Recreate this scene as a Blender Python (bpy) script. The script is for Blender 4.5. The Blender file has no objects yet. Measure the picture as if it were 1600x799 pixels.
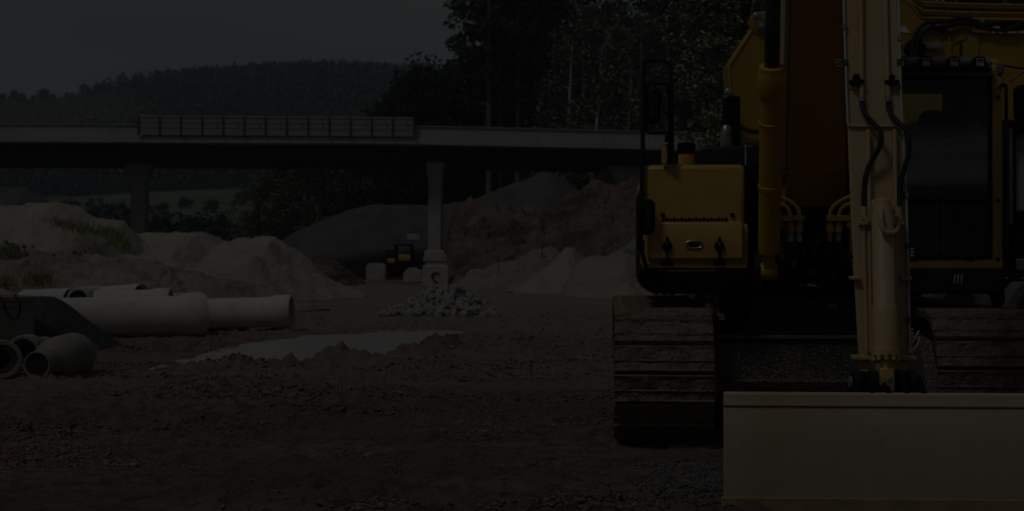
import bpy, bmesh, math, random
import numpy as np
from mathutils import Vector, Matrix
R = math.radians
PI = math.pi
SC = bpy.context.scene
COL = SC.collection
rnd = random.Random(7)

# ------------------------------------------------------------------ camera
CAMZ, F, CX, CY = 1.33, 2300.0, 800.0, 399.5
cam = bpy.data.cameras.new('camera')
camo = bpy.data.objects.new('camera', cam)
COL.objects.link(camo)
camo.location = (0, 0, CAMZ)
camo.rotation_euler = (R(90), 0, 0)
cam.sensor_width = 36
cam.lens = 36 * F / 1600
cam.clip_start = 0.1
cam.clip_end = 6000
cam.dof.use_dof = True
cam.dof.focus_distance = 9.6
cam.dof.aperture_fstop = 3.6
SC.camera = camo

# ------------------------------------------------------------------ light
SUN_EL, SUN_AZ = 55.0, 225.0          # azimuth clockwise from +Y: behind the camera, to the left
sun = bpy.data.lights.new('sun', 'SUN')
sun.energy = 2.6
sun.angle = R(12)
sun.color = (1.0, 0.95, 0.88)
suno = bpy.data.objects.new('sun', sun)
COL.objects.link(suno)
sd = Vector((math.sin(R(SUN_AZ)) * math.cos(R(SUN_EL)), math.cos(R(SUN_AZ)) * math.cos(R(SUN_EL)), math.sin(R(SUN_EL))))
suno.rotation_euler = sd.to_track_quat('Z', 'Y').to_euler()
suno.location = (0, 0, 60)

w = bpy.data.worlds.new('World')
SC.world = w
w.use_nodes = True
nt = w.node_tree
bg = nt.nodes['Background']
sky = nt.nodes.new('ShaderNodeTexSky')
sky.sky_type = 'NISHITA'
sky.sun_disc = False
sky.sun_elevation = R(SUN_EL)
sky.sun_rotation = R(SUN_AZ)
tc = nt.nodes.new('ShaderNodeTexCoord')
mp = nt.nodes.new('ShaderNodeMapping')
mp.inputs['Scale'].default_value = (1.0, 1.0, 3.6)
nz = nt.nodes.new('ShaderNodeTexNoise')
nz.inputs['Scale'].default_value = 4.6
nz.inputs['Detail'].default_value = 6
rp = nt.nodes.new('ShaderNodeValToRGB')
rp.color_ramp.elements[0].position = 0.34
rp.color_ramp.elements[0].color = (0.685, 0.695, 0.72, 1)
rp.color_ramp.elements[1].position = 0.66
rp.color_ramp.elements[1].color = (1.0, 0.975, 0.94, 1)
vm = nt.nodes.new('ShaderNodeVectorMath'); vm.operation = 'SCALE'
vm.inputs['Scale'].default_value = 4.1
mx = nt.nodes.new('ShaderNodeMix'); mx.data_type = 'RGBA'
mx.inputs[0].default_value = 0.97
nt.links.new(tc.outputs['Generated'], mp.inputs['Vector'])
nt.links.new(mp.outputs[0], nz.inputs['Vector'])
nt.links.new(nz.outputs['Fac'], rp.inputs[0])
nt.links.new(rp.outputs[0], vm.inputs[0])
nt.links.new(sky.outputs[0], mx.inputs[6])
nt.links.new(vm.outputs[0], mx.inputs[7])
nt.links.new(mx.outputs[2], bg.inputs['Color'])
bg.inputs['Strength'].default_value = 0.1

SC.view_settings.view_transform = 'Standard'
SC.view_settings.look = 'None'
SC.view_settings.gamma = 1
SC.view_settings.exposure = -4.35
SC.render.engine = 'CYCLES'
SC.cycles.max_bounces = 7
SC.cycles.diffuse_bounces = 3
SC.cycles.glossy_bounces = 3
SC.cycles.transparent_max_bounces = 12
SC.cycles.volume_bounces = 1
SC.cycles.use_denoising = True

# ------------------------------------------------------------------ numpy noise
def _h(ix, iy, s):
    n = (ix * 374761393 + iy * 668265263 + s * 1274126177) & 0xffffffff
    n = ((n ^ (n >> 13)) * 1274126177) & 0xffffffff
    n = n ^ (n >> 16)
    return (n & 0xffff) / 65535.0
def vnoise(x, y, s=0):
    x = np.asarray(x, float); y = np.asarray(y, float)
    ix = np.floor(x).astype(np.int64); iy = np.floor(y).astype(np.int64)
    fx = x - ix; fy = y - iy
    fx = fx * fx * (3 - 2 * fx); fy = fy * fy * (3 - 2 * fy)
    a = _h(ix, iy, s); b = _h(ix + 1, iy, s); c = _h(ix, iy + 1, s); d = _h(ix + 1, iy + 1, s)
    return (a * (1 - fx) + b * fx) * (1 - fy) + (c * (1 - fx) + d * fx) * fy - 0.5
def fbm(x, y, o=4, s=0, g=0.5):
    t = 0; a = 1.0
    for k in range(o):
        t = t + a * vnoise(x * 2.03 ** k + 17.3 * k, y * 2.03 ** k + 9.1 * k, s + k)
        a *= g
    return t
def sstep(a, b, x):
    t = np.clip((np.asarray(x, float) - a) / (b - a), 0, 1)
    return t * t * (3 - 2 * t)

# ------------------------------------------------------------------ mesh helpers
def W(px, py, D):
    return Vector(((px - CX) * D / F, D, CAMZ - (py - CY) * D / F))
def G(px, py):                       # point on the flat ground
    D = CAMZ * F / (py - CY)
    return Vector(((px - CX) * D / F, D, 0))

def catmull(pts, n=6):
    P = [Vector(p) for p in pts]
    if len(P) < 3: return P
    out = []
    for i in range(len(P) - 1):
        p0 = P[i - 1] if i else P[i] * 2 - P[i + 1]
        p1, p2 = P[i], P[i + 1]
        p3 = P[i + 2] if i + 2 < len(P) else P[i + 1] * 2 - P[i]
        for k in range(n):
            t = k / n
            out.append(0.5 * ((2 * p1) + (p2 - p0) * t + (2 * p0 - 5 * p1 + 4 * p2 - p3) * t * t + (3 * p1 - p0 - 3 * p2 + p3) * t ** 3))
    out.append(P[-1])
    return out

class MB:
    def __init__(s): s.v = []; s.f = []
    def add(s, vs, fs):
        o = len(s.v); s.v += [tuple(v) for v in vs]; s.f += [tuple(i + o for i in f) for f in fs]
        return s
    def box(s, lo, hi, M=None):
        x0, y0, z0 = lo; x1, y1, z1 = hi
        vs = [Vector(p) for p in ((x0,y0,z0),(x1,y0,z0),(x1,y1,z0),(x0,y1,z0),(x0,y0,z1),(x1,y0,z1),(x1,y1,z1),(x0,y1,z1))]
        if M is not None: vs = [M @ v for v in vs]
        return s.add(vs, [(0,3,2,1),(4,5,6,7),(0,1,5,4),(1,2,6,5),(2,3,7,6),(3,0,4,7)])
    def bar(s, a, b, w, h, up=(0,0,1)):
        a = Vector(a); b = Vector(b); d = (b - a).normalized(); u = Vector(up)
        x = d.cross(u)
        if x.length < 1e-4: x = d.cross(Vector((1,0,0)))
        x.normalize(); u = x.cross(d)
        vs = []
        for p in (a, b):
            for sx, su in ((-1,-1),(1,-1),(1,1),(-1,1)): vs.append(p + x * sx * w / 2 + u * su * h / 2)
        return s.add(vs, [(0,1,2,3),(7,6,5,4),(0,4,5,1),(1,5,6,2),(2,6,7,3),(3,7,4,0)])
    def tube(s, pts, r, n=8, smooth=0, cap=True):
        P = catmull(pts, smooth) if smooth else [Vector(p) for p in pts]
        rs = r if isinstance(r, (list, tuple)) else [r] * len(P)
        if len(rs) != len(P):
            rs = [np.interp(i / (len(P) - 1), np.linspace(0, 1, len(rs)), rs) for i in range(len(P))]
        vs = []; prev = None
        for i, p in enumerate(P):
            d = (P[min(i + 1, len(P) - 1)] - P[max(i - 1, 0)]).normalized()
            if prev is None:
                x = d.cross(Vector((0, 0, 1)))
                if x.length < 1e-3: x = d.cross(Vector((0, 1, 0)))
            else:
                x = prev - d * prev.dot(d)
            x.normalize(); prev = x; y = d.cross(x)
            for k in range(n):
                a = 2 * PI * k / n
                vs.append(p + x * math.cos(a) * rs[i] + y * math.sin(a) * rs[i])
        fs = []
        for i in range(len(P) - 1):
            for k in range(n):
                a = i * n + k; b = i * n + (k + 1) % n
                fs.append((a, b, b + n, a + n))
        if cap:
            fs.append(tuple(range(n - 1, -1, -1))); fs.append(tuple(range((len(P) - 1) * n, len(P) * n)))
        return s.add(vs, fs)
    def lathe(s, prof, n=24, M=None, closed=False):      # prof: (radius, height) about local z
        vs = []; m = len(prof)
        for r, z in prof:
            for k in range(n):
                a = 2 * PI * k / n; v = Vector((r * math.cos(a), r * math.sin(a), z))
                vs.append(M @ v if M is not None else v)
        fs = []
        for i in range(m if closed else m - 1):
            j = (i + 1) % m
            for k in range(n):
                q = (k + 1) % n
                fs.append((i * n + k, i * n + q, j * n + q, j * n + k))
        if not closed:
            if prof[0][0] > 1e-5: fs.append(tuple(range(n - 1, -1, -1)))
            if prof[-1][0] > 1e-5: fs.append(tuple(range((m - 1) * n, m * n)))
        return s.add(vs, fs)
    def prism(s, poly, a, b, axis='x', M=None):
        n = len(poly)
        def mk(p, t):
            v = {'x': (t, p[0], p[1]), 'y': (p[0], t, p[1]), 'z': (p[0], p[1], t)}[axis]
            v = Vector(v); return M @ v if M is not None else v
        vs = [mk(p, a) for p in poly] + [mk(p, b) for p in poly]
        fs = [tuple(range(n - 1, -1, -1)), tuple(range(n, 2 * n))]
        fs += [(i, (i + 1) % n, (i + 1) % n + n, i + n) for i in range(n)]
        return s.add(vs, fs)
    def mesh(s, name, m, smooth=35):
        me = bpy.data.meshes.new(name)
        me.from_pydata(s.v, [], s.f)
        bm = bmesh.new(); bm.from_mesh(me)
        bmesh.ops.recalc_face_normals(bm, faces=bm.faces)
        bm.to_mesh(me); bm.free()
        if smooth:
            me.shade_smooth(); me.set_sharp_from_angle(angle=R(smooth))
        if m: me.materials.append(m)
        return me
    def obj(s, name, m, parent=None, bev=0, smooth=35, loc=None):
        o = bpy.data.objects.new(name, s.mesh(name, m, smooth))
        COL.objects.link(o)
        if parent: o.parent = parent
        if loc is not None: o.location = loc
        if bev:
            b = o.modifiers.new('bevel', 'BEVEL'); b.width = bev; b.segments = 2; b.limit_method = 'ANGLE'; b.angle_limit = R(40)
        return o
def axisM(a, b):                       # local z from a towards b
    a = Vector(a); d = (Vector(b) - a)
    return Matrix.Translation(a) @ d.to_track_quat('Z', 'Y').to_matrix().to_4x4()
def inst(name, me, parent=None, loc=(0,0,0), rot=(0,0,0), sc=(1,1,1)):
    o = bpy.data.objects.new(name, me); COL.objects.link(o)
    if parent: o.parent = parent
    o.location = loc; o.rotation_euler = rot; o.scale = sc
    return o
def empty(name, loc=(0,0,0), rz=0):
    o = bpy.data.objects.new(name, None); COL.objects.link(o)
    o.empty_display_size = 0.3
    o.location = loc; o.rotation_euler = (0, 0, rz); return o
def tag(o, label=None, cat=None, group=None, kind=None):
    if label: o['label'] = label
    if cat: o['category'] = cat
    if group: o['group'] = group
    if kind: o['kind'] = kind
    return o
def copy_tree(o, parent=None):
    c = o.copy(); COL.objects.link(c)
    if parent: c.parent = parent
    for ch in list(o.children): copy_tree(ch, c)
    return c

# ------------------------------------------------------------------ materials
def mat(name, c, rough=0.6, c2=None, scale=4.0, thr=(0.42, 0.62), bump=0.0, bscale=40.0, metal=0.0, spec=0.5,
        coords='Object', island=0.0, c3=None, s3=1.0, t3=(0.5, 0.7), stretch=(1, 1, 1), bdist=0.02, coat=0.0, trans=0.0):
    m = bpy.data.materials.new(name); m.use_nodes = True
    n = m.node_tree.nodes; l = m.node_tree.links
    b = n['Principled BSDF']
    b.inputs['Roughness'].default_value = rough
    b.inputs['Metallic'].default_value = metal
    b.inputs['Specular IOR Level'].default_value = spec
    b.inputs['Base Color'].default_value = (*c, 1)
    if coat: b.inputs['Coat Weight'].default_value = coat
    t = n.new('ShaderNodeTexCoord'); mpn = n.new('ShaderNodeMapping'); mpn.inputs['Scale'].default_value = stretch
    l.new(t.outputs[coords], mpn.inputs[0])
    col = None
    def layer(base, cc, sc, th, det=8):
        nzn = n.new('ShaderNodeTexNoise'); nzn.inputs['Scale'].default_value = sc; nzn.inputs['Detail'].default_value = det
        nzn.inputs['Roughness'].default_value = 0.62
        l.new(mpn.outputs[0], nzn.inputs['Vector'])
        mr = n.new('ShaderNodeMapRange'); mr.inputs[1].default_value = th[0]; mr.inputs[2].default_value = th[1]
        l.new(nzn.outputs['Fac'], mr.inputs[0])
        mxn = n.new('ShaderNodeMix'); mxn.data_type = 'RGBA'
        l.new(mr.outputs[0], mxn.inputs[0])
        if base is None: mxn.inputs[6].default_value = (*c, 1)
        else: l.new(base, mxn.inputs[6])
        mxn.inputs[7].default_value = (*cc, 1)
        return mxn.outputs[2]
    if c2: col = layer(None, c2, scale, thr)
    if c3: col = layer(col, c3, s3, t3)
    if island:
        g = n.new('ShaderNodeNewGeometry'); mr = n.new('ShaderNodeMapRange')
        mr.inputs[3].default_value = 1 - island; mr.inputs[4].default_value = 1 + island
        l.new(g.outputs['Random Per Island'], mr.inputs[0])
        vmn = n.new('ShaderNodeVectorMath'); vmn.operation = 'SCALE'
        if col: l.new(col, vmn.inputs[0])
        else: vmn.inputs[0].default_value = c
        l.new(mr.outputs[0], vmn.inputs['Scale'])
        col = vmn.outputs[0]
    if col: l.new(col, b.inputs['Base Color'])
    if bump:
        nb = n.new('ShaderNodeTexNoise'); nb.inputs['Scale'].default_value = bscale; nb.inputs['Detail'].default_value = 6
        l.new(mpn.outputs[0], nb.inputs['Vector'])
        bn = n.new('ShaderNodeBump'); bn.inputs['Strength'].default_value = bump; bn.inputs['Distance'].default_value = bdist
        l.new(nb.outputs['Fac'], bn.inputs['Height']); l.new(bn.outputs[0], b.inputs['Normal'])
    return m

M = {}
M['yellow'] = mat('yellow_paint', (0.56, 0.38, 0.10), 0.42, (0.49, 0.325, 0.09), 3, bump=0.04, bscale=60, c3=(0.40, 0.30, 0.15), s3=2.2, t3=(0.60, 0.80))
M['yellow_deep'] = mat('amber_cylinder_paint', (0.56, 0.36, 0.035), 0.45, (0.52, 0.32, 0.032), 3, bump=0.04, bscale=60)
M['yellow_faded'] = mat('faded_yellow_paint', (0.52, 0.415, 0.27), 0.5, (0.50, 0.365, 0.18), 2.5, bump=0.05, bscale=60, c3=(0.42, 0.25, 0.08), s3=5, t3=(0.60, 0.76), stretch=(2.2, 2.2, 0.35))
M['bucket'] = mat('worn_bucket_paint', (0.47, 0.42, 0.325), 0.6, (0.42, 0.36, 0.255), 1.2, bump=0.12, bscale=90, c3=(0.37, 0.30, 0.185), s3=3, t3=(0.60, 0.85), stretch=(1.6, 1.6, 0.7))
M['bucket_lip'] = mat('worn_bucket_lip', (0.36, 0.295, 0.17), 0.6, (0.28, 0.22, 0.13), 6, bump=0.15, bscale=50, c3=(0.20, 0.12, 0.05), s3=8, t3=(0.58, 0.72))
M['rust'] = mat('rusty_weld', (0.26, 0.12, 0.03), 0.85, (0.18, 0.09, 0.04), 30, bump=0.3, bscale=120)
M['yellow_far'] = mat('ochre_paint', (0.40, 0.265, 0.04), 0.5, (0.36, 0.235, 0.035), 2, c3=(0.24, 0.165, 0.045), s3=3, t3=(0.62, 0.75))
M['boom_paint'] = mat('amber_boom_paint', (0.62, 0.32, 0.05), 0.6, (0.56, 0.28, 0.045), 2)  # amber with a faint random mottle
M['black'] = mat('black_steel', (0.004, 0.004, 0.0045), 0.6, (0.010, 0.009, 0.008), 6, bump=0.1, bscale=50, spec=0.12)
M['blue_black'] = mat('blue_black_paint', (0.020, 0.028, 0.038), 0.4, (0.030, 0.038, 0.046), 5, spec=0.25)
M['rubber'] = mat('black_rubber', (0.022, 0.026, 0.034), 0.55, bump=0.25, bscale=160, spec=0.3)
M['plastic'] = mat('black_plastic', (0.005, 0.005, 0.006), 0.4, spec=0.2)
M['tyre'] = mat('dusty_tyre', (0.15, 0.15, 0.155), 0.85, (0.10, 0.098, 0.095), 6)
M['rim'] = mat('muddy_rim', (0.17, 0.145, 0.125), 0.75, (0.09, 0.08, 0.07), 8)
M['steel'] = mat('worn_steel', (0.42, 0.42, 0.43), 0.35, (0.25, 0.24, 0.23), 12, metal=0.7)
M['rod'] = mat('cylinder_rod', (0.10, 0.095, 0.09), 0.4, (0.05, 0.045, 0.04), 8, metal=0.3, stretch=(1, 1, 0.2))
M['bay_blue'] = mat('blue_black_block', (0.085, 0.105, 0.13), 0.6, (0.045, 0.055, 0.07), 4)
M['pale_line'] = mat('pale_grease_line', (0.50, 0.50, 0.52), 0.45)
M['white'] = mat('white_print', (0.70, 0.70, 0.66), 0.6)
M['grey_visor'] = mat('grey_metal', (0.24, 0.25, 0.27), 0.4, (0.30, 0.30, 0.31), 4)
M['dust_highlight_metal'] = mat('dusty_trim_and_highlight', (0.20, 0.18, 0.16), 0.7, (0.28, 0.25, 0.21), 10)  # dusty trim; also paints the highlight on the undercarriage ledge
M['lamp'] = mat('lamp_reflector', (0.42, 0.42, 0.42), 0.3, (0.6, 0.6, 0.6), 30, metal=0.1)
M['teal'] = mat('teal_clip', (0.03, 0.09, 0.10), 0.5)
M['mudtrack'] = mat('dried_mud', (0.225, 0.19, 0.16), 0.95, (0.135, 0.107, 0.088), 11, bump=1.0, bscale=38, bdist=0.03, c3=(0.29, 0.26, 0.225), s3=24, t3=(0.57, 0.70), stretch=(.9, 1, 1))
M['trackrib'] = mat('worn_grouser', (0.19, 0.16, 0.115), 0.75, (0.26, 0.215, 0.14), 14, (0.5, 0.62), bump=0.3, bscale=60)
M['undercarriage'] = mat('gritty_frame', (0.13, 0.122, 0.115), 0.9, (0.36, 0.35, 0.34), 55, (0.50, 0.64), bump=1.0, bscale=60, bdist=0.03)
M['concrete_pipe'] = mat('pale_concrete', (0.60, 0.595, 0.58), 0.85, (0.55, 0.54, 0.525), 3, bump=0.05, bscale=30, c3=(0.46, 0.435, 0.40), s3=1.6, t3=(0.60, 0.80))
M['concrete_grey'] = mat('grey_concrete_pipe', (0.33, 0.325, 0.315), 0.85, (0.28, 0.27, 0.26), 4, bump=0.12, bscale=30, c3=(0.20, 0.19, 0.18), s3=6, t3=(0.58, 0.75))
M['bridge_concrete'] = mat('bridge_concrete', (0.425, 0.43, 0.445), 0.85, (0.375, 0.38, 0.395), 0.6, bump=0.04, bscale=3, c3=(0.33, 0.33, 0.34), s3=0.9, t3=(0.56, 0.75), stretch=(1, 1, 0.4))
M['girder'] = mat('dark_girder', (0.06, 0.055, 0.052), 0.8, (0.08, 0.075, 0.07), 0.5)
M['pier'] = mat('pier_concrete', (0.48, 0.475, 0.47), 0.85, (0.40, 0.395, 0.39), 0.8, stretch=(1, 1, 0.3))
M['mesh_panel'] = mat('noise_screen', (0.27, 0.285, 0.305), 0.6, (0.33, 0.335, 0.345), 0.9, stretch=(0.15, 1, 5))
M['post'] = mat('dark_post', (0.095, 0.105, 0.12), 0.6)
M['mid_rail'] = mat('grey_rail', (0.17, 0.18, 0.195), 0.6)
M['rail'] = mat('pale_rail', (0.36, 0.36, 0.365), 0.6)
M['sand_l'] = mat('pale_sand', (0.375, 0.358, 0.320), 0.95, (0.34, 0.315, 0.275), 0.8, bump=0.5, bscale=6, bdist=0.1, c3=(0.25, 0.205, 0.165), s3=3.5, t3=(0.60, 0.74))
M['sand_soil'] = mat('soil_and_sand', (0.335, 0.295, 0.255), 0.95, (0.235, 0.19, 0.155), 1.1, bump=0.9, bscale=5, bdist=0.15, c3=(0.36, 0.325, 0.285), s3=6, t3=(0.58, 0.68))
M['sand_white'] = mat('white_sand', (0.33, 0.325, 0.315), 0.95, (0.28, 0.27, 0.26), 1.6, bump=0.5, bscale=6, bdist=0.1, c3=(0.23, 0.205, 0.18), s3=2.0, t3=(0.58, 0.74))
M['sand_tan'] = mat('tan_sand', (0.32, 0.285, 0.25), 0.95, (0.28, 0.24, 0.205), 0.8, bump=0.6, bscale=6, bdist=0.12, c3=(0.21, 0.165, 0.13), s3=2.5, t3=(0.58, 0.75))
M['sand_brown'] = mat('brown_sand', (0.29, 0.245, 0.205), 0.95, (0.22, 0.17, 0.14), 1.5, bump=0.7, bscale=5, bdist=0.15)
M['grey_grit'] = mat('grey_grit', (0.24, 0.245, 0.25), 0.95, (0.20, 0.205, 0.21), 1.5, bump=0.5, bscale=8)
M['brown_bank'] = mat('brown_earth', (0.185, 0.145, 0.115), 0.95, (0.085, 0.060, 0.045), 0.35, bump=1.0, bscale=2.2, bdist=0.5, c3=(0.25, 0.215, 0.175), s3=0.8, t3=(0.54, 0.70))
M['tarmac'] = mat('dark_gravel', (0.118, 0.122, 0.130), 0.95, (0.090, 0.091, 0.098), 0.7, bump=0.8, bscale=4, bdist=0.12, c3=(0.135, 0.13, 0.13), s3=0.25)
M['gravel_pile'] = mat('charcoal_gravel', (0.085, 0.092, 0.102), 0.95, (0.035, 0.038, 0.043), 22, bump=1.0, bscale=30, bdist=0.06)
M['dark_stone'] = mat('dark_stone', (0.13, 0.135, 0.145), 0.9)
M['stone'] = mat('pale_broken_stone', (0.36, 0.36, 0.355), 0.9, (0.28, 0.275, 0.265), 6, bump=0.2, bscale=20)
M['clod'] = mat('mud_clods', (0.215, 0.168, 0.138), 0.95, (0.145, 0.11, 0.09), 5, island=0.4, coords='Generated')
M['gravel'] = mat('blue_grey_gravel', (0.125, 0.135, 0.145), 0.9, island=0.4)
M['water'] = mat('sky_pale_water', (0.40, 0.40, 0.40), 0.3, (0.42, 0.42, 0.42), 0.8, spec=0.12)  # pale base colour supplies the brightness instead of mirroring the sky
M['wet'] = mat('wet_film', (0.10, 0.085, 0.075), 0.3, spec=0.6)
M['bark_pine'] = mat('pine_bark', (0.25, 0.19, 0.155), 0.9, (0.16, 0.12, 0.10), 1.5, stretch=(1, 1, 0.3))
M['bark_birch'] = mat('birch_bark', (0.55, 0.54, 0.50), 0.85, (0.16, 0.15, 0.14), 2.5, (0.58, 0.64), stretch=(1, 1, 1.5))
M['bark'] = mat('dark_bark', (0.06, 0.05, 0.042), 0.9)
M['leaf_pine'] = mat('pine_needles', (0.036, 0.044, 0.034), 0.8, island=0.5)
M['leaf_dark'] = mat('dark_leaves', (0.040, 0.050, 0.034), 0.8, island=0.5, spec=0.2)
M['leaf_mid'] = mat('mid_leaves', (0.15, 0.172, 0.108), 0.7, island=0.5)
M['leaf_near'] = mat('near_leaves', (0.27, 0.30, 0.165), 0.6, island=0.65)
M['leaf_hill'] = mat('hill_trees', (0.050, 0.084, 0.066), 0.85, (0.078, 0.106, 0.066), 0.012, island=0.5)
M['leaf_ridge'] = mat('ridge_trees', (0.032, 0.042, 0.040), 0.85, island=0.4)
M['leaf_bush'] = mat('hill_bushes', (0.150, 0.175, 0.105), 0.85, island=0.3)
M['leaf_hedge'] = mat('valley_bushes', (0.050, 0.066, 0.054), 0.85, island=0.4)
M['grass'] = mat('weed_grass', (0.25, 0.26, 0.13), 0.85, island=0.3)
M['red'] = mat('red_plastic', (0.42, 0.05, 0.04), 0.5)
M['pink'] = mat('pink_spray', (0.40, 0.13, 0.16), 0.7)
M['stake'] = mat('red_stake', (0.26, 0.10, 0.085), 0.8)
M['orange'] = mat('orange_vest', (0.42, 0.11, 0.07), 0.8)
M['seat'] = mat('dark_cloth', (0.010, 0.012, 0.015), 0.85, spec=0.1)
M['rag'] = mat('pale_rag', (0.40, 0.36, 0.35), 0.9, (0.22, 0.19, 0.18), 40)
M['inside'] = mat('shaded_pipe_inside', (0.03, 0.028, 0.026), 0.9)  # near-black colour stands in for the shade inside the pipes

def glass_mat(name, tint, f0):
    m = bpy.data.materials.new(name); m.use_nodes = True
    n = m.node_tree.nodes; l = m.node_tree.links
    n.remove(n['Principled BSDF'])
    tr = n.new('ShaderNodeBsdfTransparent'); tr.inputs[0].default_value = (*tint, 1)
    gl = n.new('ShaderNodeBsdfGlossy'); gl.inputs['Roughness'].default_value = 0.03
    fr = n.new('ShaderNodeFresnel'); fr.inputs[0].default_value = f0
    ms = n.new('ShaderNodeMixShader')
    l.new(fr.outputs[0], ms.inputs[0]); l.new(tr.outputs[0], ms.inputs[1]); l.new(gl.outputs[0], ms.inputs[2])
    l.new(ms.outputs[0], n['Material Output'].inputs[0])
    return m
M['glass'] = glass_mat('cab_glass', (0.88, 0.92, 0.92), 1.42)
def painted_reflection_glass(name):               # a pane with horizontal bands of reflection painted across its middle
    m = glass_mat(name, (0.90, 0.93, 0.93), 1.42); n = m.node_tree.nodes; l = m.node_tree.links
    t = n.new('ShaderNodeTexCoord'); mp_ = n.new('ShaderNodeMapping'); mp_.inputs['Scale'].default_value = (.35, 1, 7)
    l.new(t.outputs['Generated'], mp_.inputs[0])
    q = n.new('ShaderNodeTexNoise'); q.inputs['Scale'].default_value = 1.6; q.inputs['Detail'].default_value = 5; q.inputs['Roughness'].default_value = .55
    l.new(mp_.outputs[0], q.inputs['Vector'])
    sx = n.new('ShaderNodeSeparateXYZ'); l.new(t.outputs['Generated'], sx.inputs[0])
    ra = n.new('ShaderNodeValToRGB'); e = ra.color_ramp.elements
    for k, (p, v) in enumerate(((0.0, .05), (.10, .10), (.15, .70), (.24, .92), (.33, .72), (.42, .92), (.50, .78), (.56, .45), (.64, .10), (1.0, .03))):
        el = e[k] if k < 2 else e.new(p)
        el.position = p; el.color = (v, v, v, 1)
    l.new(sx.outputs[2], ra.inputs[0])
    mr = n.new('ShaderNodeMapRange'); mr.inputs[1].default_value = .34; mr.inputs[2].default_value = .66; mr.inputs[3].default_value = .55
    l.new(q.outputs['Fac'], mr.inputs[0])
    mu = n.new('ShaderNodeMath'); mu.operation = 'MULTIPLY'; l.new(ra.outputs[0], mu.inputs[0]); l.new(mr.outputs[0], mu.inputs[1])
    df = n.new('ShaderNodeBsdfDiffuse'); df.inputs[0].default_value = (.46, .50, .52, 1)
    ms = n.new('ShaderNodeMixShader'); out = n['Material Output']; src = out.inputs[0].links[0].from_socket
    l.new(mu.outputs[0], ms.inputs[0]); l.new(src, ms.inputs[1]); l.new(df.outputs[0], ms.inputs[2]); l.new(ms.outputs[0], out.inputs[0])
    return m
M['painted_reflection_glass'] = painted_reflection_glass('windscreen_painted_reflection')
M['glass_side'] = glass_mat('side_glass', (0.90, 0.93, 0.93), 1.12)

# ground material: brown mud near, pale sand past ~27 m, grass far away
def ground_mat():
    m = bpy.data.materials.new('site_ground'); m.use_nodes = True
    n = m.node_tree.nodes; l = m.node_tree.links
    b = n['Principled BSDF']; b.inputs['Roughness'].default_value = 0.92; b.inputs['Specular IOR Level'].default_value = 0.25
    t = n.new('ShaderNodeTexCoord')
    def noise(s, d=8, r=0.6, st=(1, 1, 1)):
        mpn = n.new('ShaderNodeMapping'); mpn.inputs['Scale'].default_value = st
        l.new(t.outputs['Object'], mpn.inputs[0])
        q = n.new('ShaderNodeTexNoise'); q.inputs['Scale'].default_value = s; q.inputs['Detail'].default_value = d; q.inputs['Roughness'].default_value = r
        l.new(mpn.outputs[0], q.inputs['Vector']); return q.outputs['Fac']
    def rng(v, a, b2, c=0.0, d=1.0):
        q = n.new('ShaderNodeMapRange'); q.inputs[1].default_value = a; q.inputs[2].default_value = b2; q.inputs[3].default_value = c; q.inputs[4].default_value = d
        l.new(v, q.inputs[0]); return q.outputs[0]
    def mixc(f, a, c):
        q = n.new('ShaderNodeMix'); q.data_type = 'RGBA'
        l.new(f, q.inputs[0])
        for k, v in ((6, a), (7, c)):
            if isinstance(v, tuple): q.inputs[k].default_value = (*v, 1)
            else: l.new(v, q.inputs[k])
        return q.outputs[2]
    mud = mixc(rng(noise(0.9, st=(0.5, 1, 1)), 0.40, 0.62), (0.215, 0.165, 0.135), (0.295, 0.242, 0.205))
    mud = mixc(rng(noise(6.0), 0.48, 0.62), mud, (0.150, 0.110, 0.087))
    mud = mixc(rng(noise(38.0, 4), 0.60, 0.70), mud, (0.30, 0.275, 0.25))
    sand = mixc(rng(noise(0.25), 0.42, 0.6), (0.32, 0.28, 0.245), (0.285, 0.24, 0.205))
    sand = mixc(rng(noise(2.0), 0.52, 0.68), sand, (0.24, 0.195, 0.16))
    sx = n.new('ShaderNodeSeparateXYZ'); l.new(t.outputs['Object'], sx.inputs[0])
    ad = n.new('ShaderNodeMath'); ad.operation = 'MULTIPLY_ADD'; ad.inputs[1].default_value = 6.0
    l.new(noise(0.3, 5), ad.inputs[0]); l.new(sx.outputs[1], ad.inputs[2])
    # the driven strip of packed, drier soil that crosses in front of the puddle
    by = n.new('ShaderNodeMath'); by.operation = 'MULTIPLY_ADD'; by.inputs[1].default_value = -0.28
    l.new(sx.outputs[0], by.inputs[0]); l.new(ad.outputs[0], by.inputs[2])
    ba = n.new('ShaderNodeMath'); ba.operation = 'MULTIPLY'
    l.new(rng(by.outputs[0], 17.2, 19.5), ba.inputs[0]); l.new(rng(by.outputs[0], 25.5, 22.5), ba.inputs[1])
    bb = n.new('ShaderNodeMath'); bb.operation = 'MULTIPLY'
    l.new(ba.outputs[0], bb.inputs[0]); l.new(rng(noise(1.6, 7, .65, (.35, 1, 1)), 0.36, 0.56, 0.25, 0.95), bb.inputs[1])
    mud = mixc(bb.outputs[0], mud, (0.31, 0.262, 0.225))
    # slanted border: the mud reaches farther on the left
    ax = n.new('ShaderNodeMath'); ax.operation = 'MULTIPLY_ADD'; ax.inputs[1].default_value = 0.18
    l.new(sx.outputs[0], ax.inputs[0]); l.new(ad.outputs[0], ax.inputs[2])
    col = mixc(rng(ax.outputs[0], 23.5, 29.0), mud, sand)
    col = mixc(rng(ad.outputs[0], 92, 120), col, (0.075, 0.085, 0.05))
    l.new(col, b.inputs['Base Color'])
    bn = n.new('ShaderNodeBump'); bn.inputs['Strength'].default_value = 1.0; bn.inputs['Distance'].default_value = 0.06
    l.new(noise(17, 9, 0.75), bn.inputs['Height']); l.new(bn.outputs[0], b.inputs['Normal'])
    return m
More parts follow.
